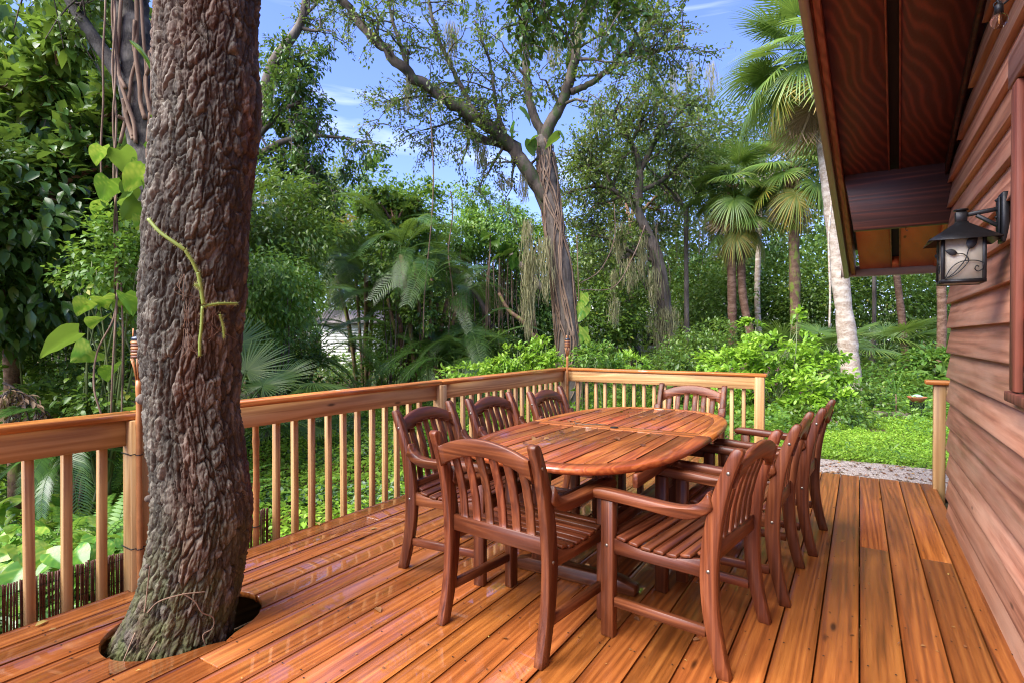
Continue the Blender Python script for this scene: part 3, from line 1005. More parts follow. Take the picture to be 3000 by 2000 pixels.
F += [(12, 13, 14, 15), (23, 22, 21, 20)]
b.add(V, [np.array(F)]).build('lantern_roof', BLACKM, ln)
b = MB().box((lx, ly, z1 + 0.098), (0.042, 0.042, 0.046))
b.build('finial_block', BLACKM, ln, bevel=0.002)
MB().lathe([(0.020, 0), (0.020, 0.006), (0.028, 0.008), (0.028, 0.013), (0.012, 0.016)], (lx, ly, z1 + 0.121), 16).build('finial_cap', BLACKM, ln, smooth=False)
MB().bar((lx + 0.02, ly, z1 + 0.108), (XW - 0.045, ly + 0.0, z1 + 0.125), 0.018, 0.018).build('arm', BLACKM, ln, bevel=0.002)
MB().bar((lx + 0.055, ly, z1 + 0.103), (XW - 0.045, ly, z1 + 0.035), 0.017, 0.016).build('arm_brace', BLACKM, ln, bevel=0.002)
pl = MB().span((XW - 0.056, ly - 0.045, 1.735), (XW - 0.030, ly + 0.045, 1.955)).build('back_plate', BLACKM, ln, bevel=0.004)
MB().span((XW - 0.066, ly - 0.028, 1.752), (XW - 0.0565, ly + 0.028, 1.938)).build('raised_plate', BLACKM, pl, bevel=0.003)
for z in (1.765, 1.85, 1.925):
    MB().lathe([(0.007, 0), (0.007, 0.004), (0.003, 0.008)], (0, 0, 0), 10).build('screw_knob', BLACKM, pl, smooth=True, local=True)
    kb = bpy.context.view_layer.objects.active
for o_ in [c for c in pl.children if c.name.startswith('screw_knob')]:
    i_ = [c for c in pl.children if c.name.startswith('screw_knob')].index(o_)
    o_.rotation_euler = (0, R(-90), 0)
    o_.location = np.array([XW - 0.066, ly, (1.765, 1.85, 1.925)[i_]]) - ORG[pl.name]


def scroll(face):
    """wire stems, two leaves and a curl; face gives (u, v) -> point"""
    b = MB()

    def cv(uv, r=0.0022):
        P_ = spline(np.array(uv, float), 26)
        b.tube([face(u, v, 0) for u, v in P_], r, 6)
    cv([(.02, .02), (.25, .15), (.52, .42), (.60, .62), (.63, .72)])
    cv([(.02, .02), (.30, .12), (.55, .32), (.62, .45), (.50, .57), (.32, .60)])
    cv([(.02, .02), (.18, .26), (.42, .40), (.75, .42), (.97, .36), (.98, .28)])
    cv([(.98, .34), (.96, .22), (.86, .17), (.78, .22), (.82, .30), (.88, .27)])
    for (u0, v0), ang, L, w in (((.62, .68), 68, .40, .13), ((.34, .60), 172, .34, .075)):
        t = np.linspace(0, 1, 9)
        wd = w * np.sin(np.pi * t ** 0.75)
        ca, sa = math.cos(R(ang)), math.sin(R(ang))
        L_, R_, M_ = [], [], []
        for tt, ww in zip(t, wd):
            cu, cvv = u0 + L * tt * ca + 0.05 * sa * tt * tt * 1.5, v0 + L * tt * sa - 0.03 * tt * tt * ca
            L_.append(face(cu - ww * sa, cvv + ww * ca, 0.002))
            R_.append(face(cu + ww * sa, cvv - ww * ca, 0.002))
            M_.append(face(cu, cvv, 0.007))
        n = len(t)
        V = np.array(L_ + M_ + R_)
        q = [[k, k + 1, n + k + 1, n + k] for k in range(n - 1)] + [[n + k, n + k + 1, 2 * n + k + 1, 2 * n + k] for k in range(n - 1)]
        b.add(V, [np.array(q)])
        V2 = V.copy()
        V2[n:2 * n] = (V[:n] + V[2 * n:]) / 2
        b.add(V2, [np.array(q)[:, ::-1]])
    return b


W_ = 2 * hw - 0.02
scroll(lambda u, v, o: (lx - hw + 0.01 + u * W_, ly - hw - 0.010 - o, z0 + 0.008 + v * 0.195)).build('leaf_scroll', BLACKM, ln, smooth=True)
scroll(lambda u, v, o: (lx - hw - 0.004 - o, ly + hw - 0.01 - u * W_, z0 + 0.008 + v * 0.195)).build('leaf_scroll', BLACKM, ln, smooth=True)

# ================================================================== STRING LIGHT
bp_ = at(2927, 62, 1.9)
sl = thing('string_light', bp_, 'clear globe bulb of a string light hanging from black wire at the top right', 'string light')
g = NT('bulb_glass')
gb = g.n('ShaderNodeBsdfGlass')
gb.inputs['IOR'].default_value = 1.15
gb.inputs['Roughness'].default_value = 0.0
gt = g.n('ShaderNodeBsdfTransparent')
gm = g.n('ShaderNodeMixShader')
gm.inputs[0].default_value = 0.55
g.l(gb.outputs[0], gm.inputs[1])
g.l(gt.outputs[0], gm.inputs[2])
a = np.linspace(-math.pi / 2, 1.2, 14)
MB().lathe([(max(0.0006, 0.0245 * math.cos(x)), 0.0245 * math.sin(x)) for x in a] + [(0.0085, 0.026)], bp_, 24).build('bulb_glass', g.done(gm.outputs[0]), sl, smooth=True)
MB().lathe([(0.0125, 0.024), (0.0125, 0.05), (0.009, 0.056), (0.004, 0.060)], bp_, 14).build('socket', BLACKM, sl)
MB().tube([bp_ + np.array([0, 0, z]) for z in (-0.009, 0.002, 0.012, 0.024)], 0.0015, 6).build('filament', plain('filament_copper', (0.5, 0.25, 0.08), 0.3), sl)
MB().tube(spline([bp_ + np.array(v) for v in ((-0.012, 0, 0.30), (-0.008, 0, 0.12), (0, 0, 0.058), (0.022, 0, 0.062), (0.05, 0.02, 0.11), (0.08, 0.05, 0.30))], 24), 0.0035, 8).build('wire', BLACKM, sl, smooth=True)
MB().tube([bp_ + np.array([0.010 * math.cos(t) - 0.004, 0.004, 0.058 + 0.010 * math.sin(t)]) for t in np.linspace(0, 6.1, 12)], 0.0022, 6).build('clip_ring', BLACKM, sl, smooth=True)

# ================================================================== TABLE
tx, ty, tz = -1.325, 3.39, 0.742
table = thing('dining_table', (tx, ty, 0), 'long oval slatted teak table, wet and strewn with fallen leaves', 'table')
TW, TL, TN = 0.600, 1.165, 3.0


def superell(w, l, n=72, p=TN):
    a = np.arange(n) * 2 * math.pi / n
    c, s = np.cos(a), np.sin(a)
    return np.stack([w * np.sign(c) * np.abs(c) ** (2 / p), l * np.sign(s) * np.abs(s) ** (2 / p)], 1)


def half_len(x, w, l, p=TN):
    return l * max(0.0, 1 - min(1.0, abs(x / w)) ** p) ** (1 / p)


IW, IL = TW - 0.085, TL - 0.085
for s in (1, -1):
    n = 41
    a = np.linspace(0.0, math.pi, n)

    def ring(w, l, z):
        c, sn = np.cos(a), np.sin(a)
        P_ = np.stack([w * np.sign(c) * np.abs(c) ** (2 / TN), s * (l * np.abs(sn) ** (2 / TN)), np.full(n, z)], 1)
        P_[:, 1] = np.where(np.abs(P_[:, 1]) < 0.0025, s * 0.0025, P_[:, 1])
        return P_ + np.array([tx, ty, 0])
    rings = [ring(IW, IL, tz), ring(TW - 0.014, TL - 0.014, tz), ring(TW - 0.004, TL - 0.004, tz - 0.006), ring(TW, TL, tz - 0.017), ring(TW - 0.004, TL - 0.004, tz - 0.029), ring(TW - 0.014, TL - 0.014, tz - 0.035), ring(IW, IL, tz - 0.035)]
    V = np.concatenate(rings)
    m = len(rings)
    F = []
    for r_ in range(m):
        r2 = (r_ + 1) % m
        for k in range(n - 1):
            f = (r_ * n + k, r2 * n + k, r2 * n + k + 1, r_ * n + k + 1)
            F.append(f if s > 0 else f[::-1])
    e0 = [r_ * n for r_ in range(m)]
    e1_ = [r_ * n + n - 1 for r_ in range(m)]
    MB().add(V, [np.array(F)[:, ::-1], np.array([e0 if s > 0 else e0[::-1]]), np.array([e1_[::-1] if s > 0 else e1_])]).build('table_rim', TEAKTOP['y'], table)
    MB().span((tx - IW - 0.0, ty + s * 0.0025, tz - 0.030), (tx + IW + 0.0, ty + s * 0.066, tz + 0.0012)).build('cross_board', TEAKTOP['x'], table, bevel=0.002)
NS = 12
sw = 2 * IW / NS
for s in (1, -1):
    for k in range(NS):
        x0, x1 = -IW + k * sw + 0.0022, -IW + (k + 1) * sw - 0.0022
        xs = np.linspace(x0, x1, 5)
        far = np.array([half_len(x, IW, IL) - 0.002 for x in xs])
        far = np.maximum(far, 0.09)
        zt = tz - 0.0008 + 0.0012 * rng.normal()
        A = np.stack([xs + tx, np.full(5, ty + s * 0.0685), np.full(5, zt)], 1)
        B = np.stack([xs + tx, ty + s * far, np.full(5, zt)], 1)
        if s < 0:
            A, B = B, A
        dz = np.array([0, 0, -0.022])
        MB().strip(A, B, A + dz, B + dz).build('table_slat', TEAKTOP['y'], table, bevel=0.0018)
MB().lathe([(0.0005, 0.004), (0.014, 0.004), (0.024, 0.0045), (0.026, 0.002), (0.026, 0.0)], (tx, ty, tz + 0.0015), 20).build('umbrella_hole_cap', BLACKM, table, smooth=True)
for s in (1, -1):
    y = ty + s * 0.60
    MB().prism([[tx - 0.42, tz - 0.037], [tx + 0.42, tz - 0.037], [tx + 0.42, tz - 0.065], [tx + 0.33, tz - 0.105], [tx - 0.33, tz - 0.105], [tx - 0.42, tz - 0.065]], 'y', y - 0.03, y + 0.03).build('top_bearer', TEAK['x'], table, bevel=0.004)
    for sx_ in (-1, 1):
        MB().span((tx + sx_ * 0.20 - 0.042, y - 0.042, 0.075), (tx + sx_ * 0.20 + 0.042, y + 0.042, tz - 0.106)).build('pedestal_post', TEAK['z'], table, bevel=0.004)
    MB().prism([[tx - 0.36, 0.0], [tx + 0.36, 0.0], [tx + 0.36, 0.045], [tx + 0.26, 0.074], [tx - 0.26, 0.074], [tx - 0.36, 0.045]], 'y', y - 0.042, y + 0.042).build('foot', TEAK['x'], table, bevel=0.004)
for sx_ in (-1, 1):
    MB().span((tx + sx_ * 0.20 - 0.02, ty - 0.555, 0.28), (tx + sx_ * 0.20 + 0.02, ty + 0.555, 0.36)).build('stretcher', TEAK['y'], table, bevel=0.003)
    MB().span((tx + sx_ * 0.47 - 0.013, ty - 0.95, tz - 0.10), (tx + sx_ * 0.47 + 0.013, ty + 0.95, tz - 0.036)).build('apron', TEAK['y'], table, bevel=0.003)

# ================================================================== CHAIRS
def make_chair(label, group):
    """armchair facing +Y, origin on the floor under the seat centre"""
    c = thing('armchair', (0, 0, 0), label, 'chair', group)
    ORG[c.name] = np.zeros(3)
    HWD = 0.277           # centre of the legs
    # sabre shaped back legs
    zz = np.array([0.0, .10, .22, .34, .44, .55, .66, .76, .85, .885])
    yc = np.array([-.262, -.236, -.212, -.202, -.203, -.214, -.234, -.262, -.296, -.311])
    wd = np.array([.052, .055, .060, .066, .068, .066, .061, .055, .049, .044]) / 2
    sp = spline(np.stack([zz, yc, wd], 1), 30)
    prof = [(y - w, z) for z, y, w in sp] + [(sp[-1, 1] - 0.012, 0.897), (sp[-1, 1] + 0.008, 0.898)] + [(y + w, z) for z, y, w in sp[::-1]]
    for s in (-1, 1):
        leg = MB().prism(prof, 'x', s * HWD - 0.021, s * HWD + 0.021).build('back_leg', TEAK['z'], c, bevel=0.0035)
        for z_, y_ in ((0.80, -.279), (0.405, -.203)):
            MB().tube([(s * (HWD + 0.020), y_, z_), (s * (HWD + 0.0222), y_, z_)], 0.0075, 10).build('bolt', plain('bolt_zinc', (0.25, 0.23, 0.2), 0.4, 0.8) if 'bolt_zinc' not in bpy.data.materials else bpy.data.materials['bolt_zinc'], leg)
        fl = MB().span((s * HWD - 0.021, 0.215, 0), (s * HWD + 0.021, 0.277, 0.603)).build('front_leg', TEAK['z'], c, bevel=0.004)
        MB().tube([(s * (HWD + 0.020), 0.246, 0.405), (s * (HWD + 0.0222), 0.246, 0.405)], 0.0075, 10).build('bolt', bpy.data.materials['bolt_zinc'], fl)
        MB().span((s * HWD - 0.014, -0.19, 0.140), (s * HWD + 0.014, 0.214, 0.182)).build('side_stretcher', TEAK['y'], c, bevel=0.003)
        rail = [(-.178, .445), (-.05, .418), (.08, .418), (.2145, .440), (.2145, .372), (-.178, .372)]
        MB().prism(rail, 'x', s * HWD - 0.012, s * HWD + 0.012).build('seat_rail', TEAK['y'], c, bevel=0.002)
        top = spline(np.array([[-.205, .722], [-.17, .672], [-.12, .645], [-.04, .638], [.10, .645], [.25, .652], [.305, .648]]), 24)
        arm = [(y, z) for y, z in top] + [(.322, .636), (.322, .618), (.305, .606)] + [(y, z) for y, z in spline(np.array([[.25, .606], [.10, .600], [-.04, .592], [-.12, .594], [-.18, .618], [-.222, .652]]), 20)]
        MB().prism(arm, 'x', s * (HWD + 0.004) - 0.030, s * (HWD + 0.004) + 0.030).build('arm', TEAK['y'], c, bevel=0.006)
    # crest rail, arched
    xs = np.linspace(-HWD + 0.0215, HWD - 0.0215, 15)
    tt = 1 - (xs / HWD) ** 2
    zt, zb = 0.818 + 0.070 * tt, 0.728 + 0.082 * tt
    yf, yb = -.272 - 0.02 * tt, -.300 - 0.02 * tt
    sh = 0.012
    A = np.stack([xs, yb - sh, zt], 1)
    B = np.stack([xs, yf - sh, zt], 1)
    A2 = np.stack([xs, yb + sh, zb], 1)
    B2 = np.stack([xs, yf + sh, zb], 1)
    MB().strip(A, B, A2, B2).build('crest_rail', TEAK['x'], c, bevel=0.005)
    MB().span((-HWD + 0.0215, -.216, .425), (HWD - 0.0215, -.190, .498)).build('lower_back_rail', TEAK['x'], c, bevel=0.003)
    for k in range(6):
        x = (k - 2.5) * 0.0755
        zt_ = 0.740 + 0.082 * (1 - (x / HWD) ** 2)
        z_ = np.linspace(0.495, zt_, 12)
        y_ = np.interp(z_, [.495, .6, .7, .8, .85], [-.205, -.216, -.240, -.276, -.292])
        hw_ = 0.0215
        A = np.stack([np.full(12, x - hw_), y_ - 0.007, z_], 1)
        B = np.stack([np.full(12, x + hw_), y_ - 0.007, z_], 1)
        A2 = A + np.array([0, 0.014, 0])
        B2 = B + np.array([0, 0.014, 0])
        MB().strip(B, A, B2, A2).build('back_slat', TEAK['z'], c, bevel=0.0025)
    for k in range(8):
        y = -0.165 + k * 0.0575
        z = np.interp(y, [-.17, -.05, .08, .215, .25], [.446, .4195, .4195, .441, .440])
        sl_ = np.interp(y, [-.17, -.08, .0, .1, .2, .3], [-.24, -.12, 0, .08, .16, -.15])
        rot = np.array([[1, 0, 0], [0, math.cos(sl_), -math.sin(sl_)], [0, math.sin(sl_), math.cos(sl_)]])
        e = 0.297 if -0.15 < y < 0.19 else 0.254
        MB().box((0, y, z + 0.0085), (2 * e if False else 2 * (HWD - 0.0 + (0.014 if e > 0.26 else -0.024)), 0.045, 0.015), rot).build('seat_slat', TEAK['x'], c, bevel=0.003)
    MB().span((-HWD + 0.0215, .232, .372), (HWD - 0.0215, .256, .436)).build('front_rail', TEAK['x'], c, bevel=0.003)
    return c


CH = [  # x, y, heading of the front, label
    (-1.325, 2.265, -6.7, 'teak armchair nearest the camera with its slatted back to us, at the near table end'),
    (-0.660, 2.585, 82.5, 'teak armchair at the right front, its seat slats and curved arm in full view'),
    (-0.555, 3.340, 88.0, 'middle teak armchair of the row between the table and the red wall'),
    (-0.478, 4.135, 87.0, 'farthest teak armchair of the row between the table and the red wall'),
    (-1.985, 2.715, -85.0, 'teak armchair on the railing side nearest the oak trunk, its left leg on wet planks'),
    (-1.985, 3.425, -88.0, 'middle teak armchair of the row between the table and the long railing'),
    (-1.880, 4.085, -88.0, 'teak armchair on the railing side nearest the bamboo torch in the corner'),
    (-1.280, 4.830, 178.5, 'teak armchair at the far table end, facing us before the short railing'),
]
chair0 = make_chair(CH[0][3], 'teak armchairs round the table')
for k, (x, y, a, lab) in enumerate(CH):
    c = chair0 if k == 0 else copy_tree(chair0)
    c.location = (x, y, 0)
    c.rotation_euler = (0, 0, R(a))
    c['label'] = lab

# ================================================================== BAMBOO TORCHES
def torch(base, top_z, label, full=True, r=0.014):
    t = thing('bamboo_torch', base, label, 'torch', 'bamboo garden torches')
    x, y, zb = base
    L = top_z - zb
    hd = 0.16
    zs = np.linspace(zb, top_z - hd - 0.10, 26)
    rad = np.full(26, r)
    rad[::4] = r * 1.18
    MB().tube([(x, y, z) for z in zs], rad, 10).build('pole', BAMBOO, t, smooth=True)
    z1_ = top_z - hd - 0.10
    b = MB()
    for k in range(9):
        a = k * 2 * math.pi / 9
        b.tube([(x + r * 0.8 * math.cos(a), y + r * 0.8 * math.sin(a), z1_ - 0.005), (x + 0.021 * math.cos(a), y + 0.021 * math.sin(a), z1_ + 0.06), (x + 0.034 * math.cos(a), y + 0.034 * math.sin(a), z1_ + 0.11)], 0.0035, 5)
    b.build('split_ribs', BAMBOO, t)
    for k in range(6):
        z = z1_ + 0.112 + k * 0.0145
        MB().lathe([(0.034, 0), (0.037, 0.0065), (0.034, 0.0135)], (x, y, z), 14).build('woven_band', BAMBOO if k % 2 else BAMBOOD, t, smooth=True)
    zc = z1_ + 0.20
    MB().lathe([(0.030, 0), (0.034, 0.004), (0.034, 0.016), (0.022, 0.022), (0.012, 0.024), (0.010, 0.030)], (x, y, zc), 14).build('oil_can', plain('torch_can', (0.06, 0.07, 0.09), 0.3, 0.7) if 'torch_can' not in bpy.data.materials else bpy.data.materials['torch_can'], t, smooth=True)
    for k in range(3):
        a = k * 2.1 + 0.4
        MB().bar((x + 0.026 * math.cos(a), y + 0.026 * math.sin(a), zc + 0.005), (x + 0.024 * math.cos(a), y + 0.024 * math.sin(a), zc + 0.062), 0.010, 0.004).build('prong', BAMBOO, t)
    for z in (0.22, 0.71):
        MB().tube([(x + 0.0165 * math.cos(a), y + 0.0165 * math.sin(a), z) for a in np.linspace(0, 6.3, 14)], 0.0025, 5).build('zip_tie', BLACKM, t)
    return t


torch((XR + 0.064, 1.470, 0.0), 1.36, 'bamboo torch strapped to the railing post half hidden by the oak trunk')
torch((XR + 0.064, YB - 0.064, 0.0), 1.335, 'bamboo torch standing at the far corner of the railing')
for y_, x_ in ((1.485, XR), ):
    tie = MB()
    for z in (0.225, 0.715):
        tie.tube([(XR - 0.05, 1.437, z), (XR + 0.047, 1.437, z - 0.004), (XR + 0.052, 1.47, z - 0.002), (XR + 0.075, 1.50, z + 0.004)], 0.0028, 5)
    tag(tie.build('cable_tie', BLACKM), 'black cable ties round the railing post left of the oak trunk', 'cable tie')
bp2 = thing('bamboo_pole', (XR - 0.055, 2.212, -0.2), 'short bamboo pole wired upright among the balusters right of the oak trunk', 'pole')
zs = np.linspace(-0.2, 0.80, 21)
rad = np.full(21, 0.0195)
rad[[5, 11, 17]] = 0.0235
MB().tube([(XR - 0.055, 2.212 + 0.004 * math.sin(z * 4), z) for z in zs], rad, 10).build('cane', BAMBOO, bp2, smooth=True)
MB().tube([(XR - 0.055 + 0.022 * math.cos(a), 2.212 + 0.022 * math.sin(a), 0.105) for a in np.linspace(0, 6.3, 14)], 0.003, 5).build('tie', BLACKM, bp2)

# ================================================================== FALLEN LEAVES
for k in range(16):
    lf = MB().leaves(T6, [(0, 0, 0)], [(0, 1, 0)], [(0, 0, 1)], 1.0, rng.random() * 0.7, 0.9 + 0.8 * rng.random()).build('fallen_leaf', L_DRY)
    lf.rotation_euler = (0.15 * rng.normal(), 0.25 * rng.normal(), rng.random() * 6.28)
    lf.scale = (0.028 + 0.03 * rng.random(),) * 3
    lf.location = (tx + rng.uniform(-.42, .42), ty + rng.uniform(-.85, .95), tz + 0.007)
    tag(lf, 'small dry brown leaf lying on the wet slatted tabletop', 'leaf', 'leaves fallen on the table')
twig = MB()
tw0 = np.array([-1.62, 3.36, tz + 0.006])
twig.tube([tw0 + np.array(v) for v in ((0, 0.06, .012), (.03, .02, .004), (.09, .01, .003), (.16, .06, .004), (.24, .07, .003))], 0.003, 5)
twig.tube([tw0 + np.array(v) for v in ((.04, .015, .004), (.05, -.03, .004))], 0.002, 5)
tag(twig.build('fallen_twig', BARK_OAK), 'thin forked twig lying on the tabletop near the left chairs', 'twig')
for k in range(70):
    lf = MB().leaves(T6, [(0, 0, 0)], [(0, 1, 0)], [(0, 0, 1)], 1.0, rng.random(), 0.9 + 0.6 * rng.random()).build('fallen_leaf', L_DRY)
    lf.rotation_euler = (0.15 * rng.normal(), 0.25 * rng.normal(), rng.random() * 6.28)
    lf.scale = (0.018 + 0.04 * rng.random() ** 2,) * 3
    while True:
        x, y = rng.uniform(-3.1, .5), rng.uniform(.4, 6.0)
        if (x + 2.65) ** 2 + (y - 1.42) ** 2 > .2:
            break
    lf.location = (x, y, 0.006)
    tag(lf, 'small fallen leaf lying on the orange deck boards', 'leaf', 'leaves fallen on the deck')
for x, y, s_, a in ((-.395, 2.03, .085, 0.5), (-.45, 1.985, .06, 1.3), (.17, 2.36, .045, 2.0), (-3.18, 1.03, .06, .3), (-3.05, 1.44, .07, 1.5), (-3.2, 2.63, .09, 1.2)):
    lf = MB().leaves(T6, [(0, 0, 0)], [(0, 1, 0)], [(0, 0, 1)], 1.0, 0.97, 0.8).build('fallen_leaf', L_DRY)
    lf.rotation_euler = (0.1, 0.2, a)
    lf.scale = (s_,) * 3
    lf.location = (x, y, 0.008)
    tag(lf, 'larger yellowing leaf lying on the orange deck boards', 'leaf', 'yellowing leaves fallen on the deck')

# ================================================================== FOREGROUND OAK
oak = thing('oak_tree', (-2.65, 1.42, -0.5), 'big oak with deeply furrowed dark bark growing up through a hole in the deck', 'tree')
ctr = np.array([  # x, y, z, radius
    (-2.72, 1.36, -0.62, .33), (-2.695, 1.378, -0.20, .278), (-2.668, 1.396, -0.04, .262), (-2.631, 1.421, .117, .236), (-2.602, 1.44, .274, .222), (-2.573, 1.46, .511, .222),
    (-2.582, 1.456, .668, .217), (-2.622, 1.434, .998, .212), (-2.630, 1.432, 1.299, .229), (-2.607, 1.450, 1.692, .238), (-2.580, 1.471, 2.086, .235),
    (-2.561, 1.487, 2.48, .234), (-2.556, 1.494, 2.874, .229), (-2.56, 1.50, 3.6, .222), (-2.62, 1.52, 4.6, .21)])
NZ, NA = 1000, 420
zz = np.linspace(-0.6, 4.5, NZ)
ci = [np.interp(zz, ctr[:, 2], ctr[:, k]) for k in (0, 1, 3)]
ker = np.ones(25) / 25
ci = [np.convolve(np.pad(c, 12, mode='edge'), ker, mode='valid') for c in ci]
th = np.arange(NA) * 2 * math.pi / NA
TH, ZZ = np.meshgrid(th, zz)
cs = np.stack([np.cos(TH), np.sin(TH), ZZ], -1)
w1 = vnoise(cs * np.array([1.7, 1.7, 2.2]), 3) - 0.5
w2 = vnoise(cs * np.array([5, 5, 7.0]), 4) - 0.5
NU = 36


def cells(Uc, Vc, n_around, squash, seed):
    iu, iv = np.floor(Uc).astype(np.int64), np.floor(Vc).astype(np.int64)
    F1, F2, ID = np.full(Uc.shape, 9.0), np.full(Uc.shape, 9.0), np.zeros(Uc.shape)
    for a in (-1, 0, 1):
        for b in (-1, 0, 1):
            cu, cv_ = iu + a, iv + b
            cm = np.mod(cu, n_around)
            hx, hy = hash01(cm, cv_, cm * 0, seed), hash01(cm, cv_, cm * 0, seed + 1)
            d = np.maximum(np.abs(cu + 0.1 + 0.8 * hx - Uc), np.abs(cv_ + hy - Vc) * squash) * 0.6 + 0.4 * np.hypot(cu + 0.1 + 0.8 * hx - Uc, (cv_ + hy - Vc) * squash)
            nw = d < F1
            F2 = np.where(nw, F1, np.minimum(F2, d))
            ID = np.where(nw, hash01(cm, cv_, cm * 0, seed + 4), ID)
            F1 = np.where(nw, d, F1)
    return F2 - F1, ID


w3 = vnoise(cs * np.array([11, 11, 9.0]), 14) - 0.5
w4 = vnoise(cs * np.array([22, 22, 22.0]), 15) - 0.5
E1, ID1 = cells(TH / (2 * math.pi) * NU + 0.9 * w1 + 0.75 * w2 + 0.7 * w3 + 0.4 * w4, ZZ / 0.098 + 1.5 * w1 + 0.8 * w2 + 0.5 * w3, NU, 0.62, 1)
N2 = 62
E2, ID2 = cells(TH / (2 * math.pi) * N2 + 1.2 * w1 + 1.0 * w2 + 0.9 * w3 + .7 * w4, ZZ / 0.042 + 3.0 * w1 + 1.5 * w2 + .8 * w3, N2, 0.75, 31)
edge = np.clip(E1 / 0.19, 0, 1) ** 0.5
edge2 = np.clip(E2 / 0.22, 0, 1) ** 0.6
fine = vnoise(np.stack([np.cos(TH) * 14, np.sin(TH) * 14, ZZ * 30], -1), 8) * .35 + vnoise(np.stack([np.cos(TH) * 32, np.sin(TH) * 32, ZZ * 70], -1), 9) * .35 + vnoise(np.stack([np.cos(TH) * 60, np.sin(TH) * 60, ZZ * 120], -1), 10) * .30
fis = vnoise(np.stack([np.cos(TH) * 4, np.sin(TH) * 4, ZZ * 1.6], -1), 12)
amp = 0.019 + 0.015 * fis
disp = amp * (edge * (0.68 + 0.32 * ID1) - 0.8) + 0.0085 * (edge2 * (.5 + .5 * ID2) - .6) * (.3 + .7 * edge) + 0.016 * (fine - 0.5) * (0.35 + .65 * edge)
lump = 0.035 * (vnoise(cs * np.array([1.2, 1.2, 2.6]), 21) - 0.5)
rad = ci[2][:, None] + disp + lump - 0.018
flare = smooth01((0.12 - zz) / 0.5)[:, None] * 0.05 * np.cos(3 * TH + 0.6)
rad = rad + flare
V = np.stack([ci[0][:, None] + rad * np.cos(TH), ci[1][:, None] + rad * np.sin(TH), ZZ], -1).reshape(-1, 3)
i, k = np.meshgrid(np.arange(NZ - 1), np.arange(NA), indexing='ij')
k2 = (k + 1) % NA
q = np.stack([i * NA + k, i * NA + k2, (i + 1) * NA + k2, (i + 1) * NA + k], -1).reshape(-1, 4)


def oakbark():
    t = NT('oak_bark_furrowed')
    oc = t.n('ShaderNodeTexCoord').outputs['Object']
    tn = t.n('ShaderNodeAttribute', attribute_name='tint').outputs['Fac']
    a = t.noise(t.mapping(oc, (1, 1, .5)), 42, 6, 0.75)
    a = t.math('ADD', t.math('MULTIPLY', a, 0.55), t.math('MULTIPLY', tn, 0.52))
    b = t.noise(t.mapping(oc, (1, 1, .22)), 3.2, 3, 0.55, 0.3)
    col = t.ramp(a, [(0.28, (0.018, 0.015, 0.011)), (0.55, (0.056, 0.048, 0.036)), (0.80, (0.18, 0.162, 0.128))])
    red = t.ramp(a, [(0.28, (0.030, 0.013, 0.008)), (0.55, (0.10, 0.048, 0.030)), (0.8, (0.21, 0.125, 0.09))])
    col = t.mix(t.ramp(b, [(0.48, 0.0), (0.64, 0.85)]), col, red)
    # moss grows on the foot of the trunk
    sep = t.n('ShaderNodeSeparateXYZ')
    t.l(oc, sep.inputs[0])
    low = t.ramp(t.math('MULTIPLY', sep.outputs[2], 0.5), [(0.25, 1.0), (0.56, 0.0)])
    mn = t.noise(oc, 9, 5, 0.65)
    col = t.mix(t.math('MULTIPLY', low, t.ramp(mn, [(0.42, 0.0), (0.60, 0.8)])), col, t.mix(a, (0.05, 0.065, 0.018), (0.13, 0.14, 0.05)))
    li = t.noise(oc, 24, 3, 0.5)
    col = t.mix(t.ramp(li, [(0.70, 0.0), (0.74, 0.6)]), col, (0.26, 0.26, 0.21))
    return t.done(t.bsdf(col, t.ramp(b, [(0.3, 0.62), (0.7, 0.88)]), t.bump(a, 0.9, 0.012), 0.3).outputs[0])


tr = MB().add(V, [q], np.clip(.45 * ID1 + .35 * ID2 + .2 * fine, 0, 1).reshape(-1)).build('trunk', oakbark(), oak, smooth=True)
# stub knots and thin aerial roots hugging the bark
def on_oak(px_, py_, out=0.012):
    """point on the oak's camera side under photo pixel"""
    p = at(px_, py_, 2.6)
    c = np.array([np.interp(p[2], zz, ci[0]), np.interp(p[2], zz, ci[1])])
    r = np.interp(p[2], zz, ci[2])
    lat = float(np.clip((p[:2] - c) @ RGT[:2], -r * .98, r * .98))
    fw = unit(FWD[:2])
    rt = np.array([-fw[1], fw[0]]) * -1
    xy = c + rt * lat - fw * math.sqrt(max(r * r - lat * lat, 0))
    o = unit(xy - c) * out
    return np.array([xy[0] + o[0], xy[1] + o[1], p[2]])


for k, (px_, py_, r_) in enumerate(((415, 1165, .040), (485, 1435, .026), (560, 55, .03), (500, 1612, .016), (765, 262, .010))):
    p = on_oak(px_, py_, -0.01)
    d = unit(p - np.array([-2.6, 1.45, p[2]])) * r_
    r_ *= .62
    MB().tube([p - d * .5, p + d * 0.3, p + d * .6], [r_ * 1.2, r_ * .9, r_ * .4], 9).build('branch_stub', BARK_OAK, oak, smooth=True)
for path in ([(660, 1680), (615, 1675), (560, 1690), (530, 1720)], [(615, 1672), (640, 1700), (652, 1735), (670, 1760), (668, 1790), (652, 1800), (660, 1850)],
             [(530, 1600), (525, 1660), (522, 1720)], [(500, 1772), (480, 1830), (465, 1880), (452, 1930)], [(560, 1790), (537, 1840), (530, 1890)]):
    MB().tube(spline([on_oak(*p, 0.010) for p in path], 30), 0.0028, 6).build('surface_root', ROOTM, oak, smooth=True)
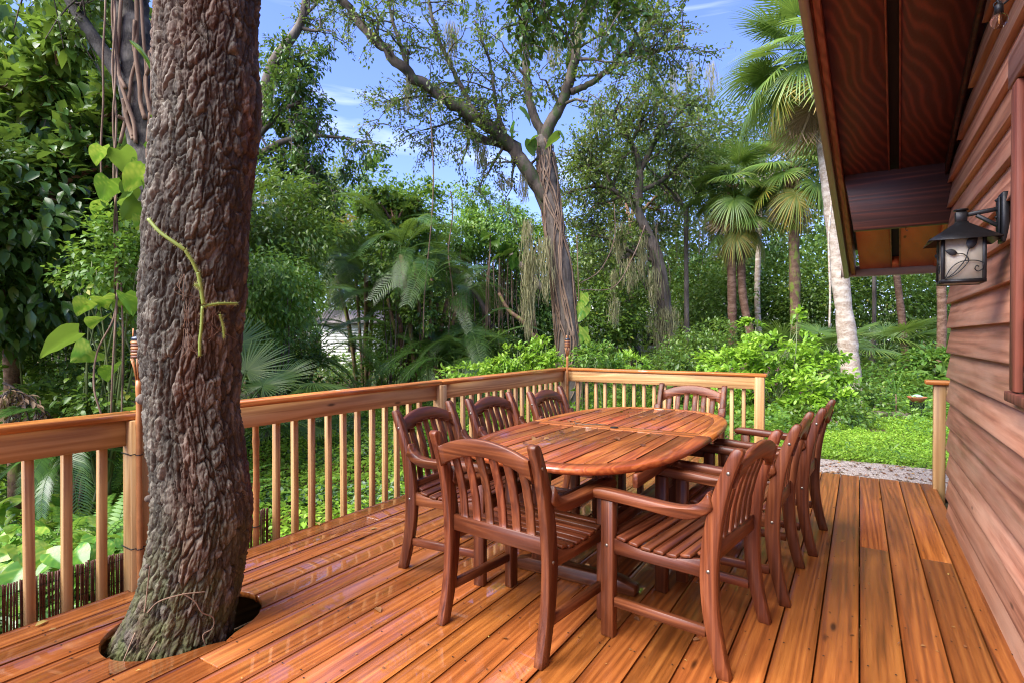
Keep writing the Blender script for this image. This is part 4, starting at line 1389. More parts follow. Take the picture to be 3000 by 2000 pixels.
# limbs and crown above the picture, one leafy spray hanging into it
top = np.array([-2.62, 1.52, 4.45])
limbs = []
for a, el, L in ((0.2, .9, 3.4), (1.5, .7, 4.2), (2.6, .8, 3.6), (3.9, .7, 3.8), (5.2, .8, 3.4)):
    d = np.array([math.cos(a) * math.cos(el), math.sin(a) * math.cos(el), math.sin(el)])
    limbs.append(([top, top + d * L * .4 + np.array([0, 0, .3]), top + d * L], .13, .03))
wd, lf = branch_out(limbs, 5, 4, 1.2, .45, 12, 0.09, T4, n_side=5)
wd.build('limb', BARK_OAK, oak, smooth=True)
lf.build('crown', L_DARK, oak)
spray0 = at(1640, -260, 6.2)
wd, lf = MB(), MB()
limbs = [([top + np.array([0.1, .1, -.1]), at(1150, -420, 4.6), spray0, at(1690, -80, 6.4)], .08, .02), ([spray0, at(1540, -120, 6.3), at(1500, -20, 6.3)], .03, .01), ([spray0, at(1760, -140, 6.5), at(1800, -20, 6.5)], .03, .01)]
wd, lf = branch_out(limbs, 8, 6, .75, .34, 24, 0.085, T6, tip=0.62, n_side=5)
wd.build('limb', BARK_OAK, oak, smooth=True)
lf.build('crown', L_DARK, oak)

# climbing cactus on the oak
cac = thing('climbing_cactus', on_oak(620, 870), 'bristly yellow green climbing cactus stem clinging to the oak trunk', 'plant')
CACM = leafmat('cactus_skin', [(0.0, (0.09, 0.15, 0.02)), (0.6, (0.19, 0.26, 0.04)), (1.0, (0.42, 0.42, 0.14))], 0.5, 0.1)
for path, r_ in (([(546, 677), (575, 712), (608, 740), (628, 758)], .0075), ([(628, 758), (640, 785), (649, 815)], .007), ([(650, 815), (653, 850), (656, 900)], .0085), ([(656, 868), (650, 855), (643, 848)], .006),
                 ([(656, 905), (680, 897), (704, 893)], .006), ([(654, 905), (650, 960), (646, 1000), (645, 1038)], .0065), ([(680, 925), (683, 955), (683, 990)], .0055)):
    P_ = spline([on_oak(*p, 0.03) for p in path], 22)
    st_ = MB().tube(P_, r_, 7, tint=0.6).build('stem', CACM, cac, smooth=True)
    hb = MB()
    for p in P_:
        for k in range(7):
            d = rand_unit(1)[0]
            hb.add([p + d * r_, p + d * (r_ + .011) + np.array([0, 0, .0008]), p + d * r_ + np.array([0.0008, 0.0008, 0])], [np.array([[0, 1, 2]])], 0.95)
    hb.build('bristles', CACM, st_, kind='stuff')
hr = MB()
for bx, by in ((622, 840), (628, 905), (672, 935), (622, 985)):
    for k in range(7):
        p = on_oak(bx + rng.normal() * 4, by - 20, 0.02)
        q1 = on_oak(bx + rng.normal() * 9, by + 10 + rng.random() * 20, 0.03)
        q2 = on_oak(bx + rng.normal() * 15, by + 45 + rng.random() * 20, 0.02)
        hr.tube(spline([p, q1, q2], 8), 0.0009, 4, False)
hr.build('hair_roots', ROOTM, cac, kind='stuff')


# ================================================================== PLANT BUILDERS
def fan_frond_mesh(name, mat, radius=0.62, petiole=0.7, segs=44, spread=150, droop=0.35, fold=0.25, tint=(0.2, 0.75), limp=0.0, wseg=1.0):
    """costapalmate blade on a stalk; the stalk leaves the origin along +Y"""
    b = MB()
    s = np.linspace(0, 1, 8)
    pet = np.stack([0 * s, petiole * s, petiole * 0.22 * s - petiole * (0.22 + droop * .5) * s ** 2], 1)
    b.tube(pet, np.linspace(0.016, 0.009, 8), 5, False, 0.55)
    hub, dirv = pet[-1], unit(pet[-1] - pet[-2])
    side = np.array([1.0, 0, 0])
    nrm = np.cross(side, dirv)
    r0 = 0.34
    for k in range(segs):
        a = R(-spread + 2 * spread * k / (segs - 1))
        ca, sa = math.cos(a), math.sin(a)
        L = radius * (0.72 + 0.28 * math.cos(a * 0.55)) * (0.93 + 0.12 * rng.random())
        d = dirv * ca + side * sa
        base_up = nrm * (0.10 * math.cos(a) * 0 + 0.18 * abs(sa) * fold)
        w = L * math.sin(R(spread / (segs - 1))) * 0.98 * wseg
        across = -dirv * sa + side * ca
        pts = []
        jt = rng.normal() * 0.05
        for f in (0.03, r0, 0.62, 0.84, 1.0):
            sag = droop * (max(0, f - 0.3) ** 2) * 1.1 * L + limp * f ** 2 * L
            p = hub + d * L * f * (1 - limp * .25 * f) + base_up * L * f + np.array([0, 0, -sag]) + across * L * jt * max(0, f - r0)
            ww = {0.03: 0.05, r0: r0 * 1.0, 0.62: 0.34, 0.84: 0.20, 1.0: 0.015}[f] * w
            pts.append((p - across * ww, p + nrm * ww * 0.55, p + across * ww))
        V = np.array(pts).reshape(-1, 3)
        q = []
        for r_ in range(4):
            o = r_ * 3
            q += [[o, o + 1, o + 4, o + 3], [o + 1, o + 2, o + 5, o + 4]]
        t = tint[0] + (tint[1] - tint[0]) * rng.random()
        tv = np.repeat([t, t, t + .03, min(.99, t + .10), min(.99, t + .25)], 3)
        b.add(V, [np.array(q)], np.clip(tv, 0, .99))
    o = b.build(name, mat, local=True)
    return o


def feather_frond_mesh(name, mat, length=2.2, leaflets=52, ll=0.36, arch=0.9, rise=0.9, tint=(0.15, 0.7), hang=0.35, width=0.026):
    b = MB()
    s = np.linspace(0, 1, 16)
    P_ = np.stack([0 * s, length * (s * 0.92 - 0.12 * s ** 2), length * (rise * s - arch * s ** 2)], 1)
    b.tube(P_, np.linspace(0.014, 0.004, 16), 5, False, 0.7)
    for k in range(leaflets):
        f = 0.16 + 0.84 * k / (leaflets - 1)
        i_ = f * 15
        a = int(min(14, i_))
        p = P_[a] + (P_[a + 1] - P_[a]) * (i_ - a)
        t = unit(P_[a + 1] - P_[a])
        L = ll * (0.45 + 0.75 * math.sin(math.pi * min(1, f * 0.9 + 0.08))) * (0.92 + .16 * rng.random())
        for sd_ in (-1, 1):
            sv = np.array([sd_, 0, 0])
            d = unit(sv * 0.8 + t * 0.75 + np.array([0, 0, 0.18]))
            up = np.cross(d, t) * sd_
            mid = p + d * L * 0.55 + np.array([0, 0, -hang * L * 0.12])
            end = p + d * L * 0.95 + t * L * 0.10 + np.array([0, 0, -hang * L * (0.5 + .3 * rng.random())])
            w = t * width * (0.7 + .3 * rng.random())
            V = np.array([p - w * .3, p + w * .3, mid - w * .5, mid + w * .5, end])
            b.add(V, [np.array([[0, 1, 3, 2]]), np.array([[2, 3, 4]])], tint[0] + (tint[1] - tint[0]) * rng.random())
    return b.build(name, mat, local=True)


def fern_frond_mesh(name, mat, length=0.55, n=26, ll=0.075):
    b = MB()
    s = np.linspace(0, 1, 12)
    P_ = np.stack([0 * s, length * s, length * (0.75 * s - 0.75 * s ** 2)], 1)
    b.tube(P_, np.linspace(0.003, 0.001, 12), 4, False, 0.2)
    for k in range(n):
        f = 0.10 + 0.9 * k / (n - 1)
        i_ = f * 11
        a = int(min(10, i_))
        p = P_[a] + (P_[a + 1] - P_[a]) * (i_ - a)
        t = unit(P_[a + 1] - P_[a])
        L = ll * (1.05 - 0.8 * f ** 1.6) * min(1, .5 + f * 3)
        for sd_ in (-1, 1):
            d = unit(np.array([sd_, 0, 0.05]) + t * 0.3)
            w = t * length / n * 0.42
            mid, end = p + d * L * .5, p + d * L + np.array([0, 0, -L * .15])
            b.add(np.array([p - w * .7, p + w * .7, mid - w, mid + w, end]), [np.array([[0, 1, 3, 2]]), np.array([[2, 3, 4]])], 0.2 + 0.7 * rng.random())
    return b.build(name, mat, local=True)


def proto(o):
    """keep a prototype only as mesh data"""
    bpy.data.objects.remove(o, do_unlink=False) if False else None
    return o


class Kit:
    """mesh data shared by alike fronds; the first use links the original object"""

    def __init__(self, o):
        self.data = o.data
        bpy.data.objects.remove(o)

    def put(self, name, parent, loc, rot, scale):
        o = bpy.data.objects.new(name, self.data)
        COL.objects.link(o)
        if parent is not None:
            o.parent = parent
            loc = np.asarray(loc, float) - ORG[parent.name]
        o.location = loc
        o.rotation_euler = rot
        o.scale = (scale,) * 3
        return o


FAN = [Kit(fan_frond_mesh('fan', L_PALM, droop=d, limp=l)) for d, l in ((0.25, 0.0), (0.45, 0.05), (0.7, 0.15))]
FANY = [Kit(fan_frond_mesh('fan_yellow', L_PALMY, droop=d, limp=l, tint=(0.1, .9))) for d, l in ((0.4, 0.05), (0.8, 0.2))]
FAND = [Kit(fan_frond_mesh('fan_dead', L_DEADP, droop=d, limp=l, tint=(0.1, .95), spread=110, wseg=.75, segs=36)) for d, l in ((0.9, 0.5), (1.2, 0.7))]
FEATH = [Kit(feather_frond_mesh('feather', L_ARECA, arch=a, rise=r_)) for a, r_ in ((0.7, 1.0), (1.0, 0.9), (1.2, 0.7))]
FEATHB = [Kit(feather_frond_mesh('feather_bright', L_BRIGHT, arch=a, rise=r_)) for a, r_ in ((0.7, 1.1),)]
FEATHD = [Kit(feather_frond_mesh('feather_dark', L_DARK, arch=a, rise=r_, width=.045)) for a, r_ in ((1.0, 0.8), (1.3, .6))]
FEATHO = [Kit(feather_frond_mesh('feather_orange', L_ORANGE, arch=1.2, rise=0.8))]
FERN = [Kit(fern_frond_mesh('fern', L_FERN, length=l)) for l in (.5, .6, .7)]
LEAFBIG = Kit(MB().add(HV, HG, np.clip(.12 + .75 * HT ** 2.2, 0, .99)).build('big', L_POTHOS, smooth=True, local=True))
LEAFBIG2 = Kit(MB().add(HV, HG, np.clip(.3 + .68 * HT, 0, .99)).build('big', L_POTHOS, smooth=True, local=True))
LEAFBIGD = Kit(MB().add(HV, HG, .3 + .15 * HT).build('big', L_MID, smooth=True, local=True))


def cabbage_palm(base, crown, label, trunk_r=(0.2, 0.16), n=26, size=1.5, bark=BARK_BROWN, dead=8, yellow=4, bend=0.0, boots=True):
    t = thing('cabbage_palm', base, label, 'palm tree')
    base, crown = np.asarray(base, float), np.asarray(crown, float)
    mid = (base + crown) / 2 + np.array([bend, 0, 0])
    P_ = spline([base - np.array([0, 0, .3]), base * .75 + mid * .25, mid, mid * .4 + crown * .6, crown], 60)
    rad = np.linspace(trunk_r[0], trunk_r[1], 60) * (1 + 0.05 * rng.normal(size=60)) + 0.18 * trunk_r[0] * np.exp(-np.linspace(0, 12, 60))
    MB().tube(P_, rad, 14).build('trunk', bark, t, smooth=True)
    if boots:
        b = MB()
        for k in range(26):
            a, z = rng.random() * 6.28, rng.random() * size * 0.55
            p = crown + np.array([math.cos(a) * trunk_r[1], math.sin(a) * trunk_r[1], -z])
            b.bar(p, p + np.array([math.cos(a) * .14, math.sin(a) * .14, .22]) * size * .7, .05, .015, tint=rng.random())
        b.build('boots', BARK_BROWN, t, kind='stuff')
    for k in range(n):
        a = k * 2.39996 + 0.3 * rng.normal()
        el = 1.25 - 1.9 * (k + .5) / n + 0.1 * rng.normal()
        kit = FAN[min(2, int(3 * k / n))]
        if k >= n - yellow:
            kit = FANY[k % 2]
        kit.put('frond', t, crown + np.array([0, 0, .1 - .25 * k / n]), (el, 0.15 * rng.normal(), a), size * (0.85 + .25 * rng.random()))
    for k in range(dead):
        a = k * 2.4 + rng.random()
        FAND[k % 2].put('dead_frond', t, crown + np.array([math.cos(a + 1.57) * .1, math.sin(a + 1.57) * .1, -.25]), (-0.85 - .5 * rng.random(), 0.2 * rng.normal(), a), size * (0.55 + .25 * rng.random()))
    return t


def fan_clump(base, label, n=9, size=1.0, kits=None, el0=1.0, face=None):
    t = thing('fan_palm', base, label, 'palm')
    for k in range(n):
        a = k * 2.4 + .4 * rng.normal()
        (kits or FAN)[k % 2].put('frond', t, np.asarray(base) + np.array([0, 0, .05]), (el0 - .75 * rng.random(), .2 * rng.normal(), a), size * (.8 + .4 * rng.random()))
    return t


def feather_clump(base, label, stems=5, height=2.5, n=6, size=1.0, spread=.5, kits=FEATH, trunk=0.04, name='areca_palm', stemmat=None):
    t = thing(name, base, label, 'palm')
    base = np.asarray(base, float)
    for s in range(stems):
        a = s * 2 * math.pi / stems + rng.random()
        h = height * (0.55 + .55 * rng.random())
        topp = base + np.array([math.cos(a) * spread * (1 + h * .2), math.sin(a) * spread * (1 + h * .2), h])
        b0 = base + np.array([math.cos(a), math.sin(a), 0]) * spread * .4
        if trunk and h > .4:
            MB().tube(spline([b0 - np.array([0, 0, .2]), (b0 + topp) / 2 + .05 * rng.normal(size=3), topp], 14), trunk * (0.9 + .4 * rng.random()), 7).build('stem', stemmat or BARK_GREEN, t, smooth=True)
        for k in range(n):
            kits[rng.integers(0, len(kits))].put('frond', t, topp, (0.55 * rng.random() - .05 - .25 * (k > n / 2), .2 * rng.normal(), a * .0 + k * 2.4 + rng.random()), size * (.75 + .4 * rng.random()))
    return t


def fern(base, label, n=11, size=1.0):
    t = thing('fern', base, label, 'fern', 'sword ferns beyond the left railing')
    for k in range(n):
        FERN[k % 3].put('frond', t, np.asarray(base) + np.array([0, 0, .02]), (0.75 * rng.random() - .05, .15 * rng.normal(), k * 2.4 + rng.random()), size * (.75 + .5 * rng.random()))
    return t


def shrub(name, base, label, blobs, n, size, mat, tmpl=T4, stems=6, clumps=60, crad=.22, cat='shrub', group=None, width=1.0, droop=.3, shell=.5, tint=(0, 1), stemmat=STEM):
    """bush of leaf tufts on a few woody stems; blobs are (offset, radii) from the base"""
    t = thing(name, base, label, cat, group)
    base = np.asarray(base, float)
    b = MB()
    tot = sum(np.prod(r_) ** .67 for _, r_ in blobs)
    for off, r_ in blobs:
        share = np.prod(r_) ** .67 / tot
        leaf_blob(b, base + np.asarray(off, float), r_, int(n * share), size, tmpl, max(6, int(clumps * share)), crad, shell, droop, width, *tint)
    b.build('foliage', mat, t)
    s = MB()
    for k in range(max(stems, 1)):
        off, r_ = blobs[k % len(blobs)]
        e = base + np.asarray(off, float) + rand_unit(1)[0] * np.asarray(r_) * .6
        s.tube(spline([base + np.array([.08 * rng.normal(), .08 * rng.normal(), -.1]), base + (e - base) * .5 + .1 * rng.normal(size=3), e], 10), np.linspace(.018, .005, 10), 6)
    s.build('stems', stemmat, t, smooth=True)
    return t


def moss_strands(t, spots):
    """grey moss hanging in soft tapering beards"""
    for p, L, w in spots:
        b = MB()
        n = int(190 * max(.45, L))
        p = np.asarray(p)
        for k in range(n):
            f = rng.random() ** 1.2
            env = w * (0.35 + 0.9 * math.sin(math.pi * min(1, .15 + f * .85)))
            x0 = p + np.array([rng.normal() * env * .5, rng.normal() * env * .5, -f * L * .8])
            l_ = min(L * .35, .16 + .30 * rng.random())
            s_ = np.linspace(0, 1, 5)[:, None]
            c = x0 + np.array([0, 0, -l_]) * s_ + np.cumsum(rng.normal(size=(5, 3)) * np.array([.016, .016, .004]), 0)
            dx = rand_unit(1)[0] * np.array([1, 1, 0]) * .0075
            wd_ = np.array([.5, 1, 1, .7, .15])[:, None]
            V = np.concatenate([c - dx * wd_, c + dx * wd_])
            b.add(V, [np.array([[i, 5 + i, 6 + i, 1 + i] for i in range(4)])], rng.random())
        b.build('hanging_moss', L_MOSS, t, kind='stuff')


# ================================================================== TREES IN VIEW
def limb_px(pts, d, r0, r1, dd=None):
    dd = dd or [d] * len(pts)
    return ([at(x, y, z) for (x, y), z in zip(pts, dd)], r0, r1)


# --- the leaning oak in the middle, wrapped in vine roots
g0 = gpt(1672, 0, 12.6)
mid_oak = thing('oak_tree', g0, 'tall vine wrapped oak in the middle whose long limb leans left across the sky', 'tree')
D0 = 12.6
tpts = [g0 - np.array([0, 0, .3]), at(1668, 1080, D0), at(1655, 900, D0), at(1632, 720, D0), at(1608, 560, D0), at(1600, 470, D0), at(1592, 400, D0)]
tp = spline(tpts, 80)
MB().tube(tp, np.interp(np.linspace(0, 1, 80), [0, .06, .2, .6, .85, 1], [.40, .30, .27, .22, .19, .17]) * (1 + .04 * rng.normal(size=80)), 18).build('trunk', BARK_OAK, mid_oak, smooth=True)
b = MB()
for k in range(26):
    a0, tw = rng.random() * 6.28, rng.normal() * 2.2
    s = np.linspace(0.02 + .1 * rng.random(), 0.75 + .25 * rng.random(), 46)
    i_ = np.clip(s * 79, 0, 78.9)
    c = tp[i_.astype(int)]
    r_ = np.interp(s, [0, .06, .2, .6, .85, 1], [.42, .31, .28, .23, .20, .18]) + .012
    a = a0 + tw * s + .5 * np.sin(s * 14 + a0)
    b.tube(c + np.stack([np.cos(a) * r_, np.sin(a) * r_, 0 * s], 1), .009 + .013 * rng.random(), 6)
b.build('vine_roots', ROOTM, mid_oak, smooth=True, kind='stuff')
F_ = at(1608, 560, D0)
limbs_a = [limb_px([(1600, 590), (1545, 500), (1490, 420), (1400, 350), (1290, 280), (1200, 215), (1110, 130), (1050, 60), (980, -40)], D0, .17, .07, [12.6, 12.5, 12.4, 12.2, 12, 11.8, 11.6, 11.5, 11.4]),
           limb_px([(1618, 660), (1570, 540), (1530, 465), (1470, 425), (1400, 405), (1370, 360), (1350, 330)], D0, .13, .05),
           limb_px([(1596, 440), (1610, 370), (1650, 290), (1680, 200), (1690, 120), (1715, 20), (1740, -90)], D0, .15, .06, [12.6, 12.5, 12.4, 12.2, 12.1, 12, 11.9]),
           limb_px([(1672, 270), (1730, 245), (1800, 190), (1850, 155), (1930, 150), (2010, 135)], 12.3, .075, .03),
           limb_px([(1800, 190), (1860, 120), (1900, 60), (1960, -30)], 12.3, .06, .03),
           limb_px([(1594, 410), (1560, 330), (1545, 240), (1540, 140), (1530, 20), (1525, -80)], D0, .11, .05, [12.6, 12.7, 12.8, 12.9, 13, 13])]
limbs_b = [limb_px([(1400, 350), (1345, 240), (1290, 130), (1260, 20), (1250, -60)], 12.2, .06, .025),
           limb_px([(1290, 280), (1180, 290), (1120, 330)], 12, .03, .012),
           limb_px([(1200, 215), (1150, 60), (1130, -40)], 11.8, .05, .02),
           limb_px([(1490, 420), (1450, 300), (1440, 200), (1390, 60)], 12.5, .05, .02),
           limb_px([(1350, 345), (1290, 370), (1230, 385)], 12.5, .02, .008)]
wd, lf = branch_out(limbs_a, 14, 8, 1.15, .45, 19, 0.085, T4, up=.25, tip=.25, droop=.35, limb_sides=12)
wd.build('limbs', BARK_MOSSY, mid_oak, smooth=True)
lf.build('crown', L_OAK, mid_oak)
wd, lf = branch_out(limbs_b, 10, 6, .9, .4, 17, 0.08, T4, up=.15, tip=.2, droop=.4)
wd.build('limbs', BARK_MOSSY, mid_oak, smooth=True)
lf.build('crown', L_OAK, mid_oak)
moss_strands(mid_oak, [(at(1402, 400, 12.4), .75, .10), (at(1420, 420, 12.4), .6, .08), (at(1470, 500, 12.4), .45, .07), (at(1492, 520, 12.4), .25, .05), (at(1535, 490, 12.5), .75, .10), (at(1546, 640, 12.3), 1.5, .13), (at(1556, 730, 12.3), 1.5, .16), (at(1545, 820, 12.2), 1.3, .12), (at(1595, 690, 12.2), 1.45, .20),
                       (at(1322, 60, 12.1), 1.0, .16), (at(1195, 220, 11.8), .45, .06), (at(1195, 290, 11.8), .30, .05), (at(1760, 60, 12.1), .8, .18), (at(1620, 110, 12.3), .7, .16), (at(1690, 60, 12), .7, .10)])
for px_, py_, s_ in ((1522, 320, .42), (1510, 360, .4), (1555, 410, .35), (1640, 400, .45), (1632, 385, .3), (1688, 150, .45), (1575, 400, .3)):
    (LEAFBIG, LEAFBIGD)[rng.integers(0, 2)].put('vine_leaf', mid_oak, at(px_, py_, 12.2), (-.9 + .3 * rng.normal(), .4 * rng.normal(), rng.random() * 6.28), s_)

# --- oak on the right of the middle
g1 = gpt(1960, 0, 17.5)
oak2 = thing('oak_tree', g1, 'grey trunked oak with a mossy waist and dark spreading crown, left of the cabbage palms', 'tree')
D1 = 17.5
tp = spline([g1 - np.array([0, 0, .3]), at(1957, 1080, D1), at(1950, 960, D1), at(1945, 880, D1), at(1925, 760, D1), at(1895, 680, D1), at(1865, 600, D1), at(1875, 500, D1)], 70)
MB().tube(tp, np.interp(np.linspace(0, 1, 70), [0, .1, .5, 1], [.30, .24, .21, .10]) * (1 + .05 * rng.normal(size=70)), 14).build('trunk', BARK_OAK, oak2, smooth=True)
b = MB()
for k in range(16):
    p0 = at(1870 + 60 * rng.random(), 640 + 60 * rng.random(), D1 - .1)
    p1 = at(1925 + 25 * rng.normal(), 790 + 40 * rng.random(), D1 - .25)
    p2 = at(1945 + 14 * rng.normal(), 930 + 90 * rng.random(), D1 - .25)
    b.tube(spline([p0, p1 + .08 * rng.normal(size=3), p2], 20), .006 + .010 * rng.random(), 5)
b.build('vine_roots', BARK_MOSSY, oak2, smooth=True, kind='stuff')
limbs = [limb_px([(1895, 690), (1860, 610), (1800, 560), (1740, 545), (1690, 560)], D1, .12, .04), limb_px([(1870, 610), (1875, 500), (1850, 420), (1800, 350), (1760, 320)], D1, .12, .04),
         limb_px([(1875, 500), (1930, 400), (1990, 330), (2040, 290)], D1, .1, .03, [17.5, 17.8, 18.2, 18.6]), limb_px([(1880, 560), (1950, 520), (2020, 450), (2090, 400)], D1, .08, .03, [17.5, 18, 18.5, 19]),
         limb_px([(1850, 420), (1880, 350), (1900, 280)], D1, .06, .02), limb_px([(1800, 560), (1760, 480), (1720, 440)], D1, .06, .02), limb_px([(1925, 770), (1850, 740), (1780, 700), (1720, 690)], D1, .07, .03)]
wd, lf = branch_out(limbs, 13, 8, 1.5, .6, 22, 0.115, T4, up=.2, tip=.25, droop=.4)
wd.build('limbs', BARK_MOSSY, oak2, smooth=True)
lf.build('crown', L_OAK, oak2)
moss_strands(oak2, [(at(1930, 895, 17.2), 1.4, .34), (at(1962, 895, 17.2), 1.3, .3), (at(1945, 900, 17.15), 1.7, .4), (at(1800, 790, 17), .9, .10), (at(1802, 870, 15), .8, .16), (at(1845, 755, 16.5), 1.0, .22), (at(1880, 690, 16.5), 1.3, .13), (at(1915, 780, 16.5), 1.2, .18), (at(1815, 650, 17), 1.3, .22), (at(1970, 190, 18), 1.4, .2), (at(2085, 180, 18), 1.2, .2), (at(2022, 180, 18), .9, .14)])

# --- the vine covered tree at the left edge of the oak trunk
D3 = 5.6
g3 = gpt(440, 0, D3)
vt = thing('tree', g3, 'leaning trunk covered in ropy vine roots just left of the big oak', 'tree')
tp = spline([g3 - np.array([0, 0, .3]), at(450, 1000, D3), at(442, 700, D3), at(432, 450, D3), at(405, 250, D3), at(388, 80, D3), at(375, -120, D3), at(365, -500, D3)], 60)
MB().tube(tp, np.interp(np.linspace(0, 1, 60), [0, .5, 1], [.17, .17, .16]) * (1 + .05 * rng.normal(size=60)), 14).build('trunk', barkmat('bark_lichen', (0.012, 0.011, 0.010), (0.06, 0.052, 0.045), (0.22, 0.20, 0.165), 12, .5), vt, smooth=True)
lmb = spline([at(400, 300, D3), at(330, 190, D3 + .1), at(260, 90, D3 + .2), at(200, -10, D3 + .3), at(130, -150, D3 + .4)], 24)
MB().tube(lmb, np.linspace(.075, .05, 24), 12).build('limb', barkmat('bark_wet_dark', (0.012, 0.010, 0.009), (0.05, 0.042, 0.036), (0.11, 0.10, 0.085), 12, .5), vt, smooth=True)
b = MB()
for path in ([(332, -40), (338, 120), (352, 230), (372, 300), (392, 360), (398, 420)], [(358, -40), (350, 80), (345, 200), (368, 260)], [(400, -40), (402, 80), (398, 160), (410, 250), (412, 300), (425, 350)], [(412, -40), (420, 100), (428, 190), (430, 260), (438, 330)],
             [(435, 150), (445, 230), (440, 330), (452, 350), (460, 420)], [(455, 160), (462, 230), (450, 300), (448, 380)], [(430, 170), (436, 200), (426, 240), (440, 320), (470, 390)], [(395, 60), (392, 140), (400, 170), (385, 230), (378, 290), (368, 350), (352, 420)],
             [(362, 290), (372, 350), (390, 400)], [(345, 340), (372, 360), (390, 410)], [(440, 330), (432, 440), (440, 560), (436, 680)], [(460, 420), (462, 520), (452, 640)]):
    P_ = [at(x, y, D3 - .17 - .05 * rng.random()) for x, y in path]
    b.tube(spline(P_, 26), .012 + .010 * rng.random(), 7)
b.build('vine_roots', ROOTM, vt, smooth=True)
wd, lf = branch_out([(list(lmb[[10, 16, 20, 23]]), .05, .02), ([at(375, -120, D3), at(420, -300, D3), at(520, -420, D3)], .08, .02), ([at(388, 20, D3), at(300, -150, D3), at(200, -260, D3)], .08, .02)], 9, 6, .9, .4, 20, .085, T6)
wd.build('limbs', BARK_OAK, vt, smooth=True)
lf.build('crown', L_MID, vt)

pv_ = thing('climbing_vine', at(440, 560, D3 - .3), 'variegated climbing vine with big yellow green leaves on the ropy trunk left of the oak', 'vine')
for px_, py_, s_, az in ((300, 430, .26, 1.9), (352, 440, .36, 1.5), (420, 425, .30, .4), (448, 400, .40, -.4), (455, 360, .38, -.8), (430, 495, .40, 1.2), (410, 480, .30, .9), (320, 525, .34, 1.6), (375, 545, .28, 1.2), (430, 545, .30, .6), (405, 590, .40, 1.1), (380, 575, .24, 1.5), (310, 590, .30, 1.8), (440, 615, .30, .2), (420, 640, .26, .8),
                        (385, 130, .30, -.6), (410, 155, .30, -1.0), (470, 60, .3, 0), (365, 860, .3, 1.3), (345, 880, .26, .8), (300, 930, .34, 1.8), (230, 975, .42, 1.7), (270, 1025, .42, 1.5), (330, 1070, .3, 1.1), (400, 1150, .3, .4), (390, 1190, .28, .9), (260, 880, .3, 1.6), (300, 870, .3, 1.2), (420, 1110, .26, .5), (395, 1230, .26, 2.2), (345, 1215, .2, .4)):
    (LEAFBIG, LEAFBIG2, LEAFBIGD)[rng.integers(0, 3)].put('leaf', pv_, at(px_, py_, D3 - .85 + .06 * rng.normal()), (-.55 + .25 * rng.normal(), .35 * rng.normal(), az + .3 * rng.normal()), s_ * .74)
b = MB()
b.tube(spline([at(455, 900, D3 - .3), at(462, 700, D3 - .3), at(452, 560, D3 - .3), at(458, 470, D3 - .3), at(450, 380, D3 - .3)], 30), .014, 8)
b.tube(spline([at(440, 1150, D3 - .4), at(380, 1020, D3 - .4), at(330, 900, D3 - .4)], 20), .01, 7)
b.build('stem', STEM, pv_, smooth=True)


def liana(label, paths, r_, mat=ROOTM):
    o = thing('hanging_vine', paths[0][-1], label, 'vine')
    for P_ in paths:
        MB().tube(spline(P_, 40), r_, 6).build('stem', mat, o, smooth=True)
    return o


ph = np.linspace(0, 1, 14)
liana('twisted pair of pale brown vines hanging left of the ropy trunk', [[at(332 + 10 * p + 5 * math.sin(19 * p + s), -40 + 960 * p, 5.0 + .02 * math.cos(19 * p + s)) for p in ph] for s in (0, 3.1)], .009)
liana('single straight brown vine hanging in front of the big leaved canopy on the left', [[at(308 - 14 * p + 2 * math.sin(15 * p), -40 + 640 * p, 5.3) for p in ph]], .009)
liana('pale forked vine stems rising behind the near railing left of the oak', [[at(297, 1215, 4.6), at(275, 1130, 4.6), at(285, 1030, 4.7), at(330, 940, 4.8), at(345, 860, 4.9)], [at(325, 1215, 4.7), at(330, 1080, 4.7), at(338, 940, 4.8), at(345, 830, 4.9)], [at(357, 1215, 4.9), at(360, 1000, 4.9), at(355, 830, 5)]], .008)
liana('long thin vine hanging in front of the areca palms', [[at(1260 + 12 * math.sin(5 * p) - 8 * p, 330 + 660 * p, 12.0) for p in ph]], .014)
liana('thin brown vine hanging before the dark vine covered mound', [[at(1436 - 16 * p + 2 * math.sin(9 * p), 690 + 300 * p, 13.5) for p in ph], [at(1437 - 10 * p, 690 + 280 * p, 13.5) for p in ph]], .016)
liana('wavy vine hanging at the left end of the vine covered mound', [[at(1320 + 6 * math.sin(12 * p), 560 + 460 * p, 13.2) for p in ph]], .014)
liana('pale drooping vines swinging right of the middle oak', [[at(1700, 830, 13), at(1760, 790, 13.3), at(1800, 700, 13.8), at(1800, 600, 14)], [at(1700, 850, 13), at(1800, 840, 13.5), at(1860, 740, 14), at(1890, 660, 14.5)], [at(1697, 990, 12.5), at(1695, 860, 12.5), at(1690, 690, 12.5)]], .012)
liana('white stemmed vine hanging beside the pale palm trunk', [[at(2430, 960, 11.6), at(2432, 850, 11.6), at(2428, 700, 11.6), at(2436, 560, 11.6), at(2425, 420, 11.6), at(2420, 250, 11.6)]], .022, BARK_PALE)
for px_, py_ in ((1707, 860), (1711, 890), (1705, 960), (1714, 985)):
    LEAFBIG2.put('vine_leaf', bpy.data.objects['hanging_vine.006'], at(px_, py_, 12.4), (-1.4, .3, rng.random() * 6), .42)

